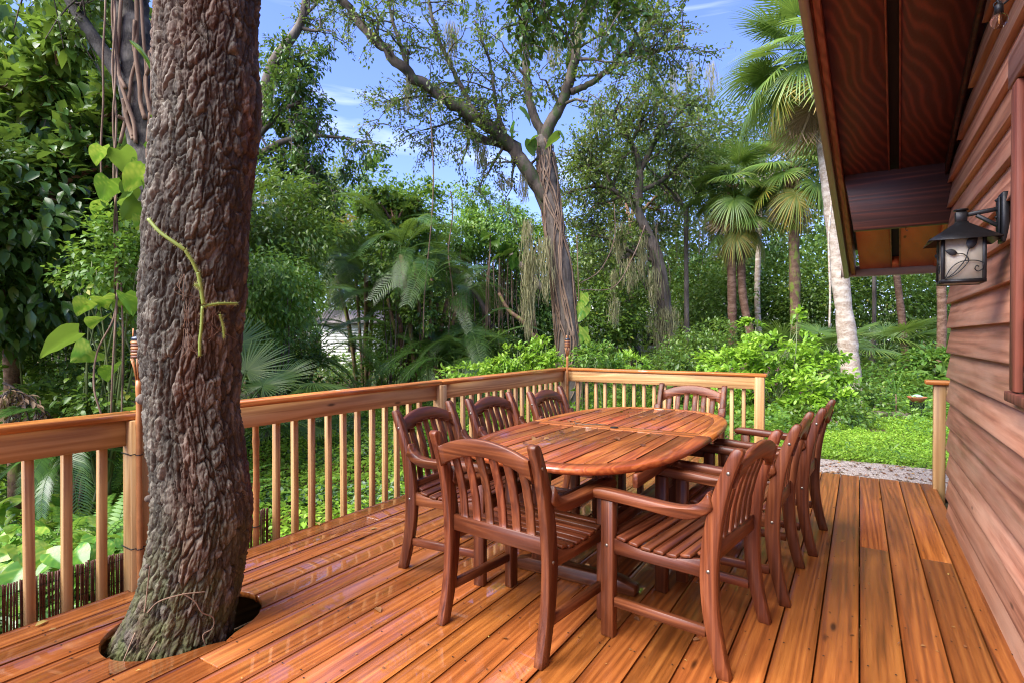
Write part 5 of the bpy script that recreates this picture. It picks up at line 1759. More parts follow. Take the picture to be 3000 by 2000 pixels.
# --- cabbage palms on the right
cabbage_palm(gpt(2505, 0, 12.6), at(2385, 170, 12.3), 'tall cabbage palm with a pale blotched trunk passing behind the roof edge', (.205, .13), 42, 1.55, BARK_PALE, 9, 8, boots=False)
cabbage_palm(gpt(2148, 0, 18.5), at(2140, 545, 18.5), 'upright brown cabbage palm, left one of the three behind the bright bush', (.15, .13), 28, 1.4, BARK_BROWN, 16, 5)
cabbage_palm(gpt(2236, 0, 18.0), at(2165, 640, 18.6), 'cabbage palm with a curved leaning trunk in the middle of the three', (.14, .12), 20, 1.2, BARK_BROWN, 12, 5, bend=-.22)
cabbage_palm(gpt(2335, 0, 17.5), at(2322, 500, 17.5), 'cabbage palm whose trunk is green with lichen, just left of the pale trunk', (.165, .14), 28, 1.45, BARK_GREEN, 18, 6)
fan_clump(gpt(2265, 0, 15.0) + np.array([0, 0, .75]), 'low fan palm with upright fans behind the bright bush', 9, 1.3)
fan_clump(gpt(2430, 0, 15.0) + np.array([0, 0, .9]), 'low fan palm in shade left of the pale palm trunk', 9, 1.2)
fan_clump(gpt(2590, 0, 17.0) + np.array([0, 0, .8]), 'fan palm with drooping fans right of the pale palm trunk', 9, 1.5)
fan_clump(gpt(1905, 0, 13.5), 'small silvery fan palm left of the mossy waisted oak', 9, .85, el0=1.2)
fan_clump(gpt(700, 0, 7.6) + np.array([0, 0, .35]), 'large silvery saw palmetto right of the big oak trunk', 8, 1.0, el0=1.05)
fan_clump(gpt(905, 0, 9.3) + np.array([0, 0, .25]), 'small saw palmetto bending over the long railing', 5, .95, el0=.8)


pm = bpy.data.objects['fan_palm.004']
for px_, py_, d_, el_, az_, s_ in ((712, 1085, 7.0, 1.25, .05, 1.0), (800, 1110, 7.2, 1.05, -.5, .85), (690, 1010, 7.3, 1.35, .5, .9), (760, 1125, 6.8, .9, -.2, .7)):
    hub = at(px_, py_, d_)
    dv = np.array([-math.sin(YAW + az_) * math.cos(el_), math.cos(YAW + az_) * math.cos(el_), math.sin(el_)])
    FAN[0].put('frond', pm, hub - dv * .68 * s_, (el_, 0, YAW + az_), s_)
pm = bpy.data.objects['fan_palm.005']
for px_, py_, d_, el_, az_, s_ in ((905, 1100, 8.6, .5, -1.2, 1.0), (880, 1130, 8.6, .75, -.6, .8)):
    hub = at(px_, py_, d_)
    dv = np.array([-math.sin(YAW + az_) * math.cos(el_), math.cos(YAW + az_) * math.cos(el_), math.sin(el_)])
    FAN[1].put('frond', pm, hub - dv * .68 * s_, (el_, 0, YAW + az_), s_)


def bare_trunk(px_, d, top, r_, label, bark=BARK_BROWN, ptop=None, crown=None, n2=8):
    b0 = gpt(px_, 0, d)
    t = thing('tree', b0, label, 'tree')
    e = at(ptop or px_, top, d)
    P_ = spline([b0 - np.array([0, 0, .2]), b0 * .6 + e * .4 + .08 * rng.normal(size=3), e], 24)
    MB().tube(P_, np.linspace(r_, r_ * .7, 24) * (1 + .04 * rng.normal(size=24)), 10).build('trunk', bark, t, smooth=True)
    mat, ls, rad = crown or (L_MID, .12, 1.6)
    lim = []
    for k in range(4):
        a = rng.random() * 6.28
        lim.append(([e - np.array([0, 0, .2]), e + np.array([math.cos(a) * rad * .5, math.sin(a) * rad * .5, rad * .45]), e + np.array([math.cos(a) * rad, math.sin(a) * rad, rad * (.4 + .5 * rng.random())])], r_ * .5, .015))
    wd, lf = branch_out(lim, n2, 6, rad * .55, rad * .22, 18, ls, T4, limb_sides=7, n_side=4)
    wd.build('limbs', bark, t, smooth=True)
    lf.build('crown', mat, t)
    return t


bare_trunk(2662, 17.5, 560, .12, 'dark brown trunk standing under the gutter right of the pale palm', BARK_BROWN, 2595, (L_MID, .14, 2.6))
bare_trunk(2750, 15, 560, .125, 'reddish trunk right against the corner of the red house', BARK_BROWN, 2742, (L_MID, .14, 2.2))
bare_trunk(2555, 20, 640, .08, 'thin grey trunk in the shade behind the pale palm', BARK_OAK, 2560, (L_DARK, .14, 2.0))
bare_trunk(2018, 19, 600, .10, 'thin dark trunk between the mossy oak and the cabbage palms', BARK_OAK, 2010, (L_DARK, .13, 1.8))
bare_trunk(1860, 20, 650, .15, 'vine hung brown trunk left of the mossy waisted oak', BARK_BROWN, 1850, (L_OAK, .13, 2.2))
bare_trunk(1895, 19.2, 760, .13, 'dark slanting trunk crossing behind the mossy waisted oak', BARK_OAK, 1815, (L_OAK, .13, 1.6))
bare_trunk(2245, 22, 560, .13, 'pale lichen spotted trunk far back between the cabbage palms', BARK_PALE, 2230, (L_DARK, .15, 2.2))
bare_trunk(1185, 13.4, 640, .055, 'slim sapling with a straight brown stem before the areca palms', BARK_BROWN, 1155, (L_MID, .14, .75), 8)
bare_trunk(1085, 15.5, 900, .075, 'dark slim trunk standing in front of the white shed', BARK_OAK, 1080, (L_MID, .12, 1.3))
bare_trunk(60, 5.8, 660, .09, 'brown trunk at the left edge under glossy dark leaves', BARK_BROWN, 20, (L_DARK, .16, 1.0))
bare_trunk(110, 7.2, 470, .07, 'bare light brown stem slanting up through the left canopy', ROOTM, 205, (L_MID, .2, 1.1))

# --- shed and distant houses
sh = gpt(1025, 0, 26)
shed = thing('shed', sh, 'small white clapboard shed with a grey roof seen between the left trees', 'shed', rz=0)
WHITE = plain('old_white_paint', (0.62, 0.62, 0.55), 0.6, 0, .15, 3)
ux, uy = RGT.copy(), unit(np.array([FWD[0], FWD[1], 0]))
SW, SD, SHH = 2.6, 2.6, 2.15
rot = np.stack([ux, uy, np.array([0, 0, 1.0])], 1)
MB().box(sh + np.array([0, 0, SHH / 2]) + uy * SD / 2, (SW - .06, SD, SHH), rot).build('wall', WHITE, shed)
for k in range(15):
    z = .10 + k * .14
    for a, b_ in (((-SW / 2, 0), (SW / 2, 0)), ((SW / 2, 0), (SW / 2, SD))):
        p0, p1 = sh + ux * a[0] + uy * a[1], sh + ux * b_[0] + uy * b_[1]
        MB().bar(p0 + np.array([0, 0, z]), p1 + np.array([0, 0, z]), .03, .135).build('siding_board', WHITE, shed)
MB().box(sh + ux * .10 - uy * .03 + np.array([0, 0, 1.30]), (.34, .05, .75), rot).build('window', DARK, shed)
MB().box(sh + ux * .10 - uy * .05 + np.array([0, 0, 1.38]), (.34, .03, .03), rot).build('window_bar', WHITE, shed)
b = MB()
e = [sh + ux * sx_ * (SW / 2 + .25) + uy * yy + np.array([0, 0, zz_]) for sx_ in (-1, 1) for yy, zz_ in ((-.3, SHH + .02), (SD / 2, SHH + .62), (SD + .3, SHH + .02))]
V = np.array(e + [p + np.array([0, 0, .09]) for p in e])
b.add(V, [np.array([[6, 7, 10, 9], [7, 8, 11, 10], [0, 3, 4, 1], [1, 4, 5, 2], [0, 6, 9, 3], [2, 5, 11, 8], [0, 1, 7, 6], [1, 2, 8, 7], [3, 9, 10, 4], [4, 10, 11, 5]])])
b.build('shed_roof', plain('grey_shingle', (0.20, 0.17, 0.16), .85, 0, .3), shed)


def far_house(px_, d, w, h, label, wallc, roofc, z0=0.0):
    p = gpt(px_, 0, d)
    t = thing('house', p, label, 'house')
    wm = plain('far_wall_' + label.split()[0], wallc, .7, 0, .1, 2)
    MB().box(p + np.array([0, 0, h / 2]) + uy * 3, (w, 6, h), rot).build('wall', wm, t)
    for k in range(int(w // 2.2)):
        o = -w / 2 + 1.2 + k * 2.2
        MB().box(p + ux * o - uy * .02 + np.array([0, 0, h * .55]), (.9, .08, h * .36), rot).build('window', plain('dark_pane', (0.03, .035, .04), .15) if 'dark_pane' not in bpy.data.materials else bpy.data.materials['dark_pane'], t)
    e = [p + ux * s_ * (w / 2 + .5) + uy * yy + np.array([0, 0, zz_]) for s_ in (-1, 1) for yy, zz_ in ((-.6, h), (3, h + 1.7), (6.6, h))]
    V = np.array(e + [q_ + np.array([0, 0, .15]) for q_ in e])
    MB().add(V, [np.array([[6, 7, 10, 9], [7, 8, 11, 10], [0, 3, 4, 1], [1, 4, 5, 2], [0, 6, 9, 3], [2, 5, 11, 8], [0, 1, 7, 6], [1, 2, 8, 7], [3, 9, 10, 4], [4, 10, 11, 5]])]).build('roof', plain('far_roof_' + label.split()[0], roofc, .5, 0, .1, 2), t)


far_house(1950, 36, 9, 2.9, 'pale house with a white metal roof glimpsed behind the mossy waisted oak', (.30, .33, .36), (.75, .76, .78))
far_house(2245, 40, 6, 1.9, 'grey house with a bright metal roof glimpsed between the cabbage palm trunks', (.4, .42, .42), (.78, .8, .82))

# ================================================================== SHRUBS AND PALMS IN THE UNDERGROWTH
def bpx(px_, d):
    return gpt(px_, 0, d)


def mass(label, px_, d, blobs, n, size, mat, name='thicket', tmpl=T4, clumps=120, crad=.2, cat='thicket', width=1.0, droop=.35, shell=.5, stems=8, stemmat=BARK_OAK):
    b0 = bpx(px_, d)
    return shrub(name, b0, label, [(at(x, y, d_) - b0, r_) for x, y, d_, r_ in blobs], n, size, mat, tmpl, stems, clumps, crad, cat, None, width, droop, shell, stemmat=stemmat)


# left canopy, near
shrub('broadleaf_tree', bpx(120, 6.2), 'tree with broad glossy dark leaves filling the left edge above the railing',
      [(at(60, 640, 6.0) - bpx(120, 6.2), (1.1, .8, .75)), (at(190, 720, 6.3) - bpx(120, 6.2), (.75, .6, .6)), (at(90, 880, 5.9) - bpx(120, 6.2), (.9, .6, .45)), (at(-10, 480, 6.6) - bpx(120, 6.2), (.7, .8, .4)), (at(-180, 700, 5.2) - bpx(120, 6.2), (.9, .9, 1.2))],
      8200, .165, L_DARK, T6, 5, 300, .16, 'tree', None, .8, .55, .35)
shrub('broadleaf_tree', bpx(160, 8.2), 'tall tree of large paddle leaves against the sky at the top left',
      [(at(130, 240, 8.0) - bpx(160, 8.2), (1.3, 1.0, .7)), (at(290, 180, 8.4) - bpx(160, 8.2), (.9, .8, .7)), (at(40, 60, 8.0) - bpx(160, 8.2), (1.3, 1.0, .8)), (at(230, 350, 8.6) - bpx(160, 8.2), (.9, .8, .5)), (at(330, 20, 8.6) - bpx(160, 8.2), (.9, .8, .6))],
      2600, .27, L_MID, T6, 8, 110, .2, 'tree', None, .9, .5, .35, stemmat=BARK_OAK)
shrub('small_leaf_shrub', bpx(300, 5.4), 'light green shrub of small leaves climbing between the hanging vines on the left',
      [(at(340, 740, 5.1) - bpx(300, 5.4), (.38, .3, .45)), (at(250, 800, 5.2) - bpx(300, 5.4), (.35, .3, .2)), (at(400, 800, 5.1) - bpx(300, 5.4), (.25, .25, .4)), (at(390, 660, 5.2) - bpx(300, 5.4), (.25, .25, .25))], 3000, .062, L_BRIGHT, T4, 12, 110, .16, width=1.1)
mass('light bushy growth of narrow leaves between the paddle leaves and glossy leaves', 170, 7.2, [(130, 470, 7.2, (.75, .6, .42)), (250, 560, 7.4, (.55, .5, .5)), (60, 400, 7.4, (.6, .5, .35)), (300, 420, 7.6, (.4, .4, .4))], 5200, .085, L_BRIGHT, 'narrow_leaf_shrub', T4, 120, .14, droop=.5, width=.75)
shrub('vine_thicket', bpx(160, 9.5), 'dense green thicket rising behind the glossy leaved tree on the left',
      [(at(100, 560, 9.5) - bpx(160, 9.5), (2.4, 1.2, 1.7)), (at(330, 640, 9.5) - bpx(160, 9.5), (1.2, 1.0, 1.6)), (at(100, 330, 10) - bpx(160, 9.5), (1.8, 1.2, 1.2)), (at(-250, 500, 9) - bpx(160, 9.5), (2, 2, 2.6)), (at(420, 400, 10) - bpx(160, 9.5), (.9, 1, 2.0)), (at(200, 900, 9.2) - bpx(160, 9.5), (2.5, 1, 1.2))],
      15000, .16, L_MID, T4, 10, 300, .16, 'thicket', stemmat=BARK_OAK)
feather_clump(bpx(150, 6.0), 'dark areca palm with low fronds just above the near railing', 4, .55, 5, .62, .35, FEATHD, .03)
mass('dark leafy undergrowth behind the railing at the far left', 200, 8.5, [(60, 1120, 7.8, (1.2, .8, .55)), (250, 1130, 8.2, (1.1, .8, .5)), (400, 1120, 8.4, (1.0, .8, .55)), (-250, 1150, 7.2, (1.4, 1, .7)), (520, 1120, 9, (1.0, .8, .5))], 7500, .105, L_DARK, 'undergrowth_shrub', T4, 170)
mass('dark ferny undergrowth pressed against the near railing between the vines', 260, 5.6, [(150, 1180, 5.6, (.55, .4, .26)), (320, 1165, 5.5, (.45, .4, .30)), (390, 1090, 5.7, (.22, .3, .45)), (240, 1090, 6.2, (.7, .4, .35)), (60, 1060, 6.4, (.6, .4, .35))], 5200, .075, L_MID, 'undergrowth_shrub', T6, 120, .16, stems=0)
feather_clump(bpx(200, 5.2), 'dark drooping areca palm fronds between the dead branch and the pale vine stems', 3, 1.05, 6, .42, .12, FEATHD, .02)
dd = thing('dead_branch', at(70, 1200, 5.0), 'dead branch with curled pink brown leaves behind the railing at the far left', 'branch')
wd, lf = branch_out([([at(10, 1120, 5), at(60, 1150, 5), at(130, 1230, 5)], .012, .005), ([at(20, 1150, 5), at(40, 1230, 5)], .01, .005)], 8, 3, .16, .08, 7, .09, T6, droop=1.0, width=.6)
wd.build('twigs', BARK_OAK, dd)
lf.build('leaves', L_DEADP, dd)
fw_ = thing('wire_fence', bpx(40, 5.4), 'old wire fence on a mossy round post at the far left', 'fence')
p = bpx(42, 5.4)
MB().tube([p - np.array([0, 0, .2]), p + np.array([0, 0, .5]), p + np.array([0, 0, 1.1])], .058, 10).build('post', BARK_GREEN, fw_, smooth=True)
q_ = bpx(-420, 4.6)
MB().tube([q_ - np.array([0, 0, .2]), q_ + np.array([0, 0, 1.1])], .055, 10).build('post', BARK_GREEN, fw_, smooth=True)
b = MB()
for k in range(8):
    z = .15 + k * .12
    b.tube([q_ + np.array([0, 0, z]), p + np.array([0, 0, z])], .002, 4)
for f in np.linspace(0, 1, 16):
    c = q_ + (p - q_) * f
    b.tube([c + np.array([0, 0, .1]), c + np.array([0, 0, 1.02])], .0016, 4)
b.build('wire_mesh', SCREWM, fw_)

# behind and right of the trunk
lt = bpx(830, 13)
laurel = thing('laurel_tree', lt, 'dark leaved tree arching out into the sky right of the big oak trunk', 'tree')
MB().tube(spline([lt - np.array([0, 0, .3]), at(740, 800, 13), at(720, 500, 13), at(765, 330, 13), at(800, 190, 13), at(880, 70, 13), at(900, -60, 13)], 40), np.linspace(.26, .06, 40), 12).build('trunk', BARK_OAK, laurel, smooth=True)
limbs = [limb_px([(725, 480), (800, 430), (880, 400), (960, 400), (1030, 410)], 13, .09, .02), limb_px([(740, 420), (820, 330), (880, 300), (890, 260)], 13, .08, .02), limb_px([(740, 560), (820, 520), (900, 490), (930, 520)], 13, .08, .02), limb_px([(765, 330), (800, 250), (850, 180), (890, 150)], 13, .05, .015),
         limb_px([(730, 600), (780, 600), (850, 610), (890, 620)], 12.6, .06, .02), limb_px([(720, 500), (680, 300), (650, 150)], 13.5, .08, .02)]
wd, lf = branch_out(limbs, 12, 8, .85, .42, 26, 0.125, T4, up=.1, tip=.1, droop=.5, width=.8)
wd.build('limbs', BARK_OAK, laurel, smooth=True)
lf.build('crown', L_DARK, laurel)
wd, lf = branch_out([limb_px([(840, 130), (880, 70), (905, 20), (900, -60)], 13, .05, .02), limb_px([(870, 80), (930, 90), (940, 50)], 13, .05, .015), limb_px([(880, 60), (960, -20), (1040, -60)], 13, .04, .015)], 8, 6, .6, .3, 9, .08, T4)
wd.build('limbs', BARK_OAK, laurel, smooth=True)
lf.build('crown', L_OAK, laurel)


mass('bushy bright green tree beneath the dark arching crown right of the oak', 800, 11.5, [(800, 620, 11.5, (1.1, .9, .8)), (870, 700, 11.5, (.8, .8, .7)), (760, 760, 11.2, (.9, .8, .9)), (740, 680, 11.5, (1.0, .8, .9))], 7500, .125, L_MID, 'broadleaf_tree', T4, 150, cat='tree', width=.8, droop=.6)
mass('glossy shrub with pale new leaves right of the oak trunk above the palmettos', 800, 9.2, [(790, 820, 9.2, (.75, .6, .45)), (850, 870, 9.3, (.5, .5, .5)), (760, 930, 9.2, (.6, .5, .5)), (740, 860, 9.0, (.5, .5, .5))], 5600, .098, L_BRIGHT, 'glossy_shrub', T4, 150, droop=.7, width=.75)
mass('dark undergrowth shrub below the glossy shrub right of the oak', 850, 10.5, [(800, 1000, 10.5, (.9, .8, .6)), (880, 1085, 10.5, (.7, .8, .4)), (740, 1040, 10, (.9, .8, .6))], 4200, .1, L_DARK, 'undergrowth_shrub', T4, 110)
feather_clump(bpx(860, 12), 'bright green areca palm left of the white shed', 4, 2.0, 6, 1.05, .35, FEATH + FEATHB, .035)
feather_clump(bpx(830, 10.6), 'dark areca palm with fronds hanging before the white shed', 3, 1.5, 6, .9, .25, FEATHD + FEATH, .03)
feather_clump(bpx(1240, 13.6), 'tall clump of areca palms with slender canes in the left middle', 9, 3.6, 6, .95, .55, FEATH, .04)
feather_clump(bpx(1330, 13.0), 'shorter areca palm drooping left of the vine covered mound', 6, 1.5, 6, .85, .4, FEATH, .035)
op = feather_clump(bpx(1075, 15), 'tall areca palm with orange dying fronds against the sky', 5, 4.1, 6, 1.2, .5, FEATH, .045)
for px_, py_, az in ((990, 640, 1.2), (1000, 700, 1.5), (1090, 585, .6), (985, 660, 1.9)):
    FEATHO[0].put('frond', op, at(px_ + 60, py_ + 20, 15), (.2, .1, az), .75)
mass('tall leafy tree of bright and yellowing leaves behind the areca palms', 1140, 15.5, [(1120, 610, 15.5, (1.1, 1.1, .7)), (1200, 620, 15.5, (1.1, 1, 1.1)), (1060, 680, 15.5, (1.2, 1, .9)), (1150, 780, 15.5, (1.6, 1, 1.2)), (1095, 520, 15.5, (.35, .4, .5)), (1240, 560, 15.5, (.4, .4, .35))], 9500, .14, L_BRIGHT, 'broadleaf_tree', T4, 190, cat='tree', crad=.17)
mass('dark shrubs filling in below the areca palms', 1200, 14.5, [(1195, 940, 14.5, (.8, .8, .8)), (1220, 960, 14.5, (1.2, .9, .9)), (1300, 1000, 14.5, (1.0, .9, .7))], 5200, .12, L_MID, 'undergrowth_shrub', T4, 130)
mass('young mixed leaves growing up in front of the areca palm canes', 1150, 13.0, [(1120, 770, 13, (.55, .5, .45)), (1190, 830, 13, (.5, .5, .5)), (1140, 690, 13, (.45, .4, .4)), (1240, 900, 12.8, (.4, .4, .6))], 3400, .105, L_MID, 'sapling_thicket', T6, 90, .15)
mass('leafy shrub with small bright leaves right of the white shed', 1150, 14, [(1140, 1000, 13.5, (.55, .5, .45)), (1200, 1060, 13, (.6, .5, .35)), (1110, 1050, 13.5, (.4, .4, .3))], 2600, .095, L_BRIGHT, 'small_leaf_shrub', T4, 80)
# vine covered mound
mass('mound of vines draped over a dark hollow between the areca palms and the middle oak', 1420, 18, [(1400, 690, 18, (1.5, 1.2, .8)), (1480, 680, 18, (1.3, 1.2, .75)), (1385, 590, 18.5, (.75, .8, .55)), (1330, 720, 17.5, (.9, .9, .9)), (1540, 740, 17.5, (.9, .9, .9)), (1440, 640, 18.4, (1.2, .9, .5))], 15000, .115, L_BRIGHT, 'vine_mound', T4, 300, .14, 'vine mound', droop=.6)
mass('dark curtain of leaves hanging inside the vine covered mound', 1430, 19, [(1400, 850, 19.2, (1.8, .7, 1.6)), (1500, 880, 19, (1.5, .7, 1.6)), (1330, 900, 18.5, (1.0, .7, 1.5)), (1560, 950, 18.5, (1.0, .7, 1.2)), (1440, 960, 20.5, (3.0, .7, 1.8)), (1420, 800, 20.5, (2.2, .7, 1.2))], 19000, .13, L_DARK, 'vine_curtain', T4, 200, .2, 'vine', droop=1.0)
b0 = bpx(1480, 17)
vc = thing('hanging_vine', b0, 'many thin grey vines hanging straight down inside the dark hollow of the mound', 'vine')
b = MB()
for k in range(46):
    x, y0_, y1_ = rng.uniform(1310, 1600), rng.uniform(700, 800), rng.uniform(900, 1060)
    d = rng.uniform(16.8, 18)
    b.tube(spline([at(x, y0_, d), at(x + 4 * rng.normal(), (y0_ + y1_) / 2, d), at(x + 6 * rng.normal(), y1_, d)], 10), .008 + .008 * rng.random(), 4, False)
b.build('stems', ROOTM, vc, kind='stuff')
br = thing('fallen_limb', at(1520, 930, 16.5), 'mossy bent limb slanting down through the dark hollow of the mound', 'branch')
MB().tube(spline([at(1462, 860, 17), at(1490, 910, 16.7), at(1535, 945, 16.4), at(1560, 985, 16.2), at(1590, 1010, 16.2)], 24), np.linspace(.05, .10, 24), 8).build('limb', BARK_GREEN, br, smooth=True)
br2 = thing('fallen_limb', at(1500, 760, 17), 'dark limb arching under the top of the vine covered mound', 'branch')
MB().tube(spline([at(1280, 770, 17.6), at(1340, 800, 17.4), at(1400, 870, 17.4), at(1440, 960, 17.4)], 24), np.linspace(.10, .06, 24), 8).build('limb', BARK_OAK, br2, smooth=True)
MB().tube(spline([at(1480, 720, 17), at(1510, 760, 16.8), at(1540, 790, 16.6), at(1590, 850, 16.6)], 24), np.linspace(.06, .10, 24), 8).build('limb', BARK_OAK, br2, smooth=True)
bv = thing('climbing_vine', at(1455, 690, 13.6), 'cluster of broad vine leaves at the top of the thin vine before the mound', 'vine')
for k, (x, y) in enumerate(((1430, 685), (1445, 688), (1460, 695), (1475, 705), (1490, 715), (1478, 735), (1470, 745), (1500, 740), (1510, 755), (1455, 700), (1515, 745), (1495, 728))):
    (LEAFBIG, LEAFBIGD)[k % 2].put('leaf', bv, at(x, y, 13.5), (-.5 + .3 * rng.normal(), .3 * rng.normal(), 2 + rng.normal()), .36)
mass('round leafy shrub standing before the dark hollow of the mound', 1450, 13.5, [(1440, 1020, 13.5, (.62, .5, .42)), (1400, 1050, 13.3, (.4, .4, .3)), (1490, 1050, 13.3, (.4, .4, .3))], 3400, .085, L_MID, 'round_shrub', T4, 100)

# bright saplings along the far railing
for k, (x, y, d, w, h, n, lab) in enumerate((
        (1370, 1085, 9.4, .5, .10, 700, 'low light green sprig just above the long railing left of the corner'),
        (1510, 1050, 9.2, .28, .22, 900, 'light green sapling above the railing left of the corner torch'),
        (1590, 1040, 9.0, .22, .26, 800, 'light green sapling right behind the corner torch on its left'),
        (1740, 1045, 9.4, .34, .22, 1100, 'light green leafy sapling just right of the corner torch'),
        (1850, 1065, 9.8, .30, .16, 900, 'light green leafy sapling before the small silvery fan palm'),
        (1440, 1075, 9.5, .34, .10, 700, 'feathery light green sprig midway along the top of the long railing'))):
    b0 = bpx(x, d)
    shrub('sapling', b0, lab, [(at(x, y, d) - b0, (w, w * .8, h)), (at(x + 25, y + 40, d) - b0, (w * 1.2, w, h)), (np.array([0, 0, .35]), (w * 1.2, w, .35))], n * 2, .085, L_LIME if k != 3 else L_BRIGHT, T6, 9, 60, .16, 'sapling', None, .8, .1)
# beautyberry
BB = bpx(2260, 10.2)
bbush = shrub('beautyberry_bush', BB, 'large bright green bush with purple berries beyond the end of the far railing',
              [(at(2160, 1070, 10.2) - BB, (.75, .6, .40)), (at(2280, 1040, 10.4) - BB, (.80, .7, .45)), (at(2390, 1080, 10.2) - BB, (.60, .6, .45)), (at(2290, 1150, 9.7) - BB, (.85, .55, .40)), (at(2400, 1180, 9.4) - BB, (.55, .4, .3)), (at(2130, 1130, 9.6) - BB, (.6, .5, .35)), (at(2200, 960, 10.6) - BB, (.25, .25, .18)), (at(2330, 950, 10.6) - BB, (.14, .14, .30)), (at(2240, 1240, 9.2) - BB, (.7, .4, .25))],
              7600, .112, L_LIME, T6, 40, 150, .105, 'bush', None, .9, .1, .45)
b = MB()
for k in range(46):
    x, y = rng.uniform(2080, 2440), rng.uniform(1060, 1200)
    c = at(x, y, 9.35 + .4 * rng.random())
    for m in range(9):
        p = c + rng.normal(size=3) * .014
        b.lathe([(.0005, .006), (.006, 0), (.0005, -.006)], p, 6)
b.build('berries', plain('purple_berry', (0.16, 0.01, 0.09), .3), bbush, kind='stuff')
mass('low dark green shrub at the foot of the bright bush before the lawn', 2440, 8.9, [(2430, 1225, 8.9, (.5, .35, .25)), (2360, 1260, 8.6, (.4, .3, .2)), (2500, 1230, 9.2, (.4, .35, .2)), (2520, 1165, 10, (.5, .35, .25))], 3200, .075, L_MID, 'low_shrub', T6, 90)
mass('mid green weedy shrub around the foot of the pale palm trunk', 2560, 12, [(2560, 1110, 13.5, (.8, .6, .35)), (2470, 1150, 11.5, (.5, .5, .35)), (2620, 1130, 12.5, (.7, .5, .3)), (2680, 1170, 12.2, (.5, .5, .25))], 5200, .085, L_BRIGHT, 'weedy_shrub', T4, 140)
mass('broad leaved shrub against the corner of the red house beyond the stub railing', 2730, 13, [(2730, 1075, 13, (.55, .5, .45)), (2700, 1140, 12.8, (.5, .5, .35)), (2780, 1100, 13, (.5, .5, .5))], 2600, .15, L_BRIGHT, 'broadleaf_shrub', T6, 90)
mass('airy mid green shrub with leaves like ferns behind the far railing', 2060, 13.5, [(2050, 1040, 13.5, (.9, .7, .5)), (1985, 1070, 13, (.6, .6, .35)), (2090, 1000, 14, (.7, .6, .5))], 4200, .095, L_MID, 'airy_shrub', T4, 110)
# background thickets on the right
for k, (x, y, d, r_, n, mat, lab) in enumerate((
        (1760, 930, 18, (1.5, 1, 1.3), 6500, L_MID, 'leafy thicket in shade just right of the middle oak'),
        (2060, 900, 22, (1.6, 1.2, 1.5), 7000, L_MID, 'glossy leaved tree between the mossy oak and the palm trunks'),
        (2090, 820, 24, (1.9, 1.2, 1.2), 5200, L_DARK, 'dark spreading tree higher behind the cabbage palm trunks'),
        (2260, 860, 25, (2.3, 1.2, 2.0), 7000, L_DARK, 'dark thicket behind the curved cabbage palm'),
        (2420, 850, 23, (2.0, 1.2, 2.2), 7500, L_MID, 'green thicket between the lichen palm and the pale palm'),
        (2620, 850, 22, (2.2, 1.4, 2.2), 8500, L_MID, 'thicket under the gutter right of the pale palm'),
        (2800, 880, 22, (2.2, 1.4, 2.2), 6500, L_MID, 'thicket half hidden by the corner of the red house'),
        (1680, 760, 26, (2.8, 1.4, 2.0), 7000, L_OAK, 'olive green tree far behind the middle oak'),
        (1880, 780, 27, (3.0, 1.4, 2.2), 7500, L_OAK, 'olive green tree far behind the mossy waisted oak'),
        (2120, 640, 28, (3.0, 1.6, 2.6), 7500, L_OAK, 'tall oak crown far behind the left cabbage palm'),
        (2340, 420, 28, (3.0, 1.6, 3.6), 7500, L_OAK, 'tall oak crown far behind the upper palm fronds'),
        (2040, 420, 25, (2.4, 1.4, 2.0), 6500, L_OAK, 'oak crown against the sky left of the top palm'),
        (1790, 470, 24, (1.8, 1.3, 1.8), 4200, L_OAK, 'airy oak crown against the sky right of the middle oak'),
        (900, 680, 26, (2.6, 1.4, 2.4), 6000, L_OAK, 'pale olive tree far behind the orange palm fronds'),
        (980, 560, 30, (2.0, 1.4, 1.6), 3200, L_OAK, 'thin pale tree top far behind the white shed'),
        (620, 760, 16, (2.2, 1.4, 2.6), 7000, L_MID, 'thicket hidden mostly behind the big oak trunk'))):
    b0 = bpx(x, d)
    shrub('background_tree', b0, lab, [(at(x, y, d) - b0, r_), (at(x - 30, y + 60 * (18 / d), d - .3) - b0, np.array(r_) * np.array([.9, .8, .8])), (at(x + 40, y - 20, d + .5) - b0, np.array(r_) * np.array([.8, .8, .9]))],
          n, .15 if d < 24 else .19, mat, T4, 5, 170, .2, 'tree', None, 1.0, .35, .45, stemmat=BARK_OAK)

# far woods closing the view
b = MB()
n = 120000
ang = rng.uniform(-2.2, 0.75, n)
dist_ = rng.uniform(32, 52, n)
hh = (8.2 + 1.5 * np.sin(ang * 7 + 1) + 1.0 * np.sin(ang * 17 + 2) + .8 * np.sin(ang * 41) - 2.2 * np.exp(-((ang + .62) / .16) ** 2) + 2.0 * (ang > .1)) * rng.random(n) ** .9
c = np.stack([np.sin(ang) * dist_, np.cos(ang) * dist_, hh - .2], 1)
b.leaves(T4, c, rand_unit(n) + np.array([0, 0, -.3]), rand_unit(n) * .6 + np.array([0, 0, 1.]), .42 * (.7 + .6 * rng.random(n)), rng.random(n) * .9)
tag(b.build('far_woods', L_MID), kind='stuff')

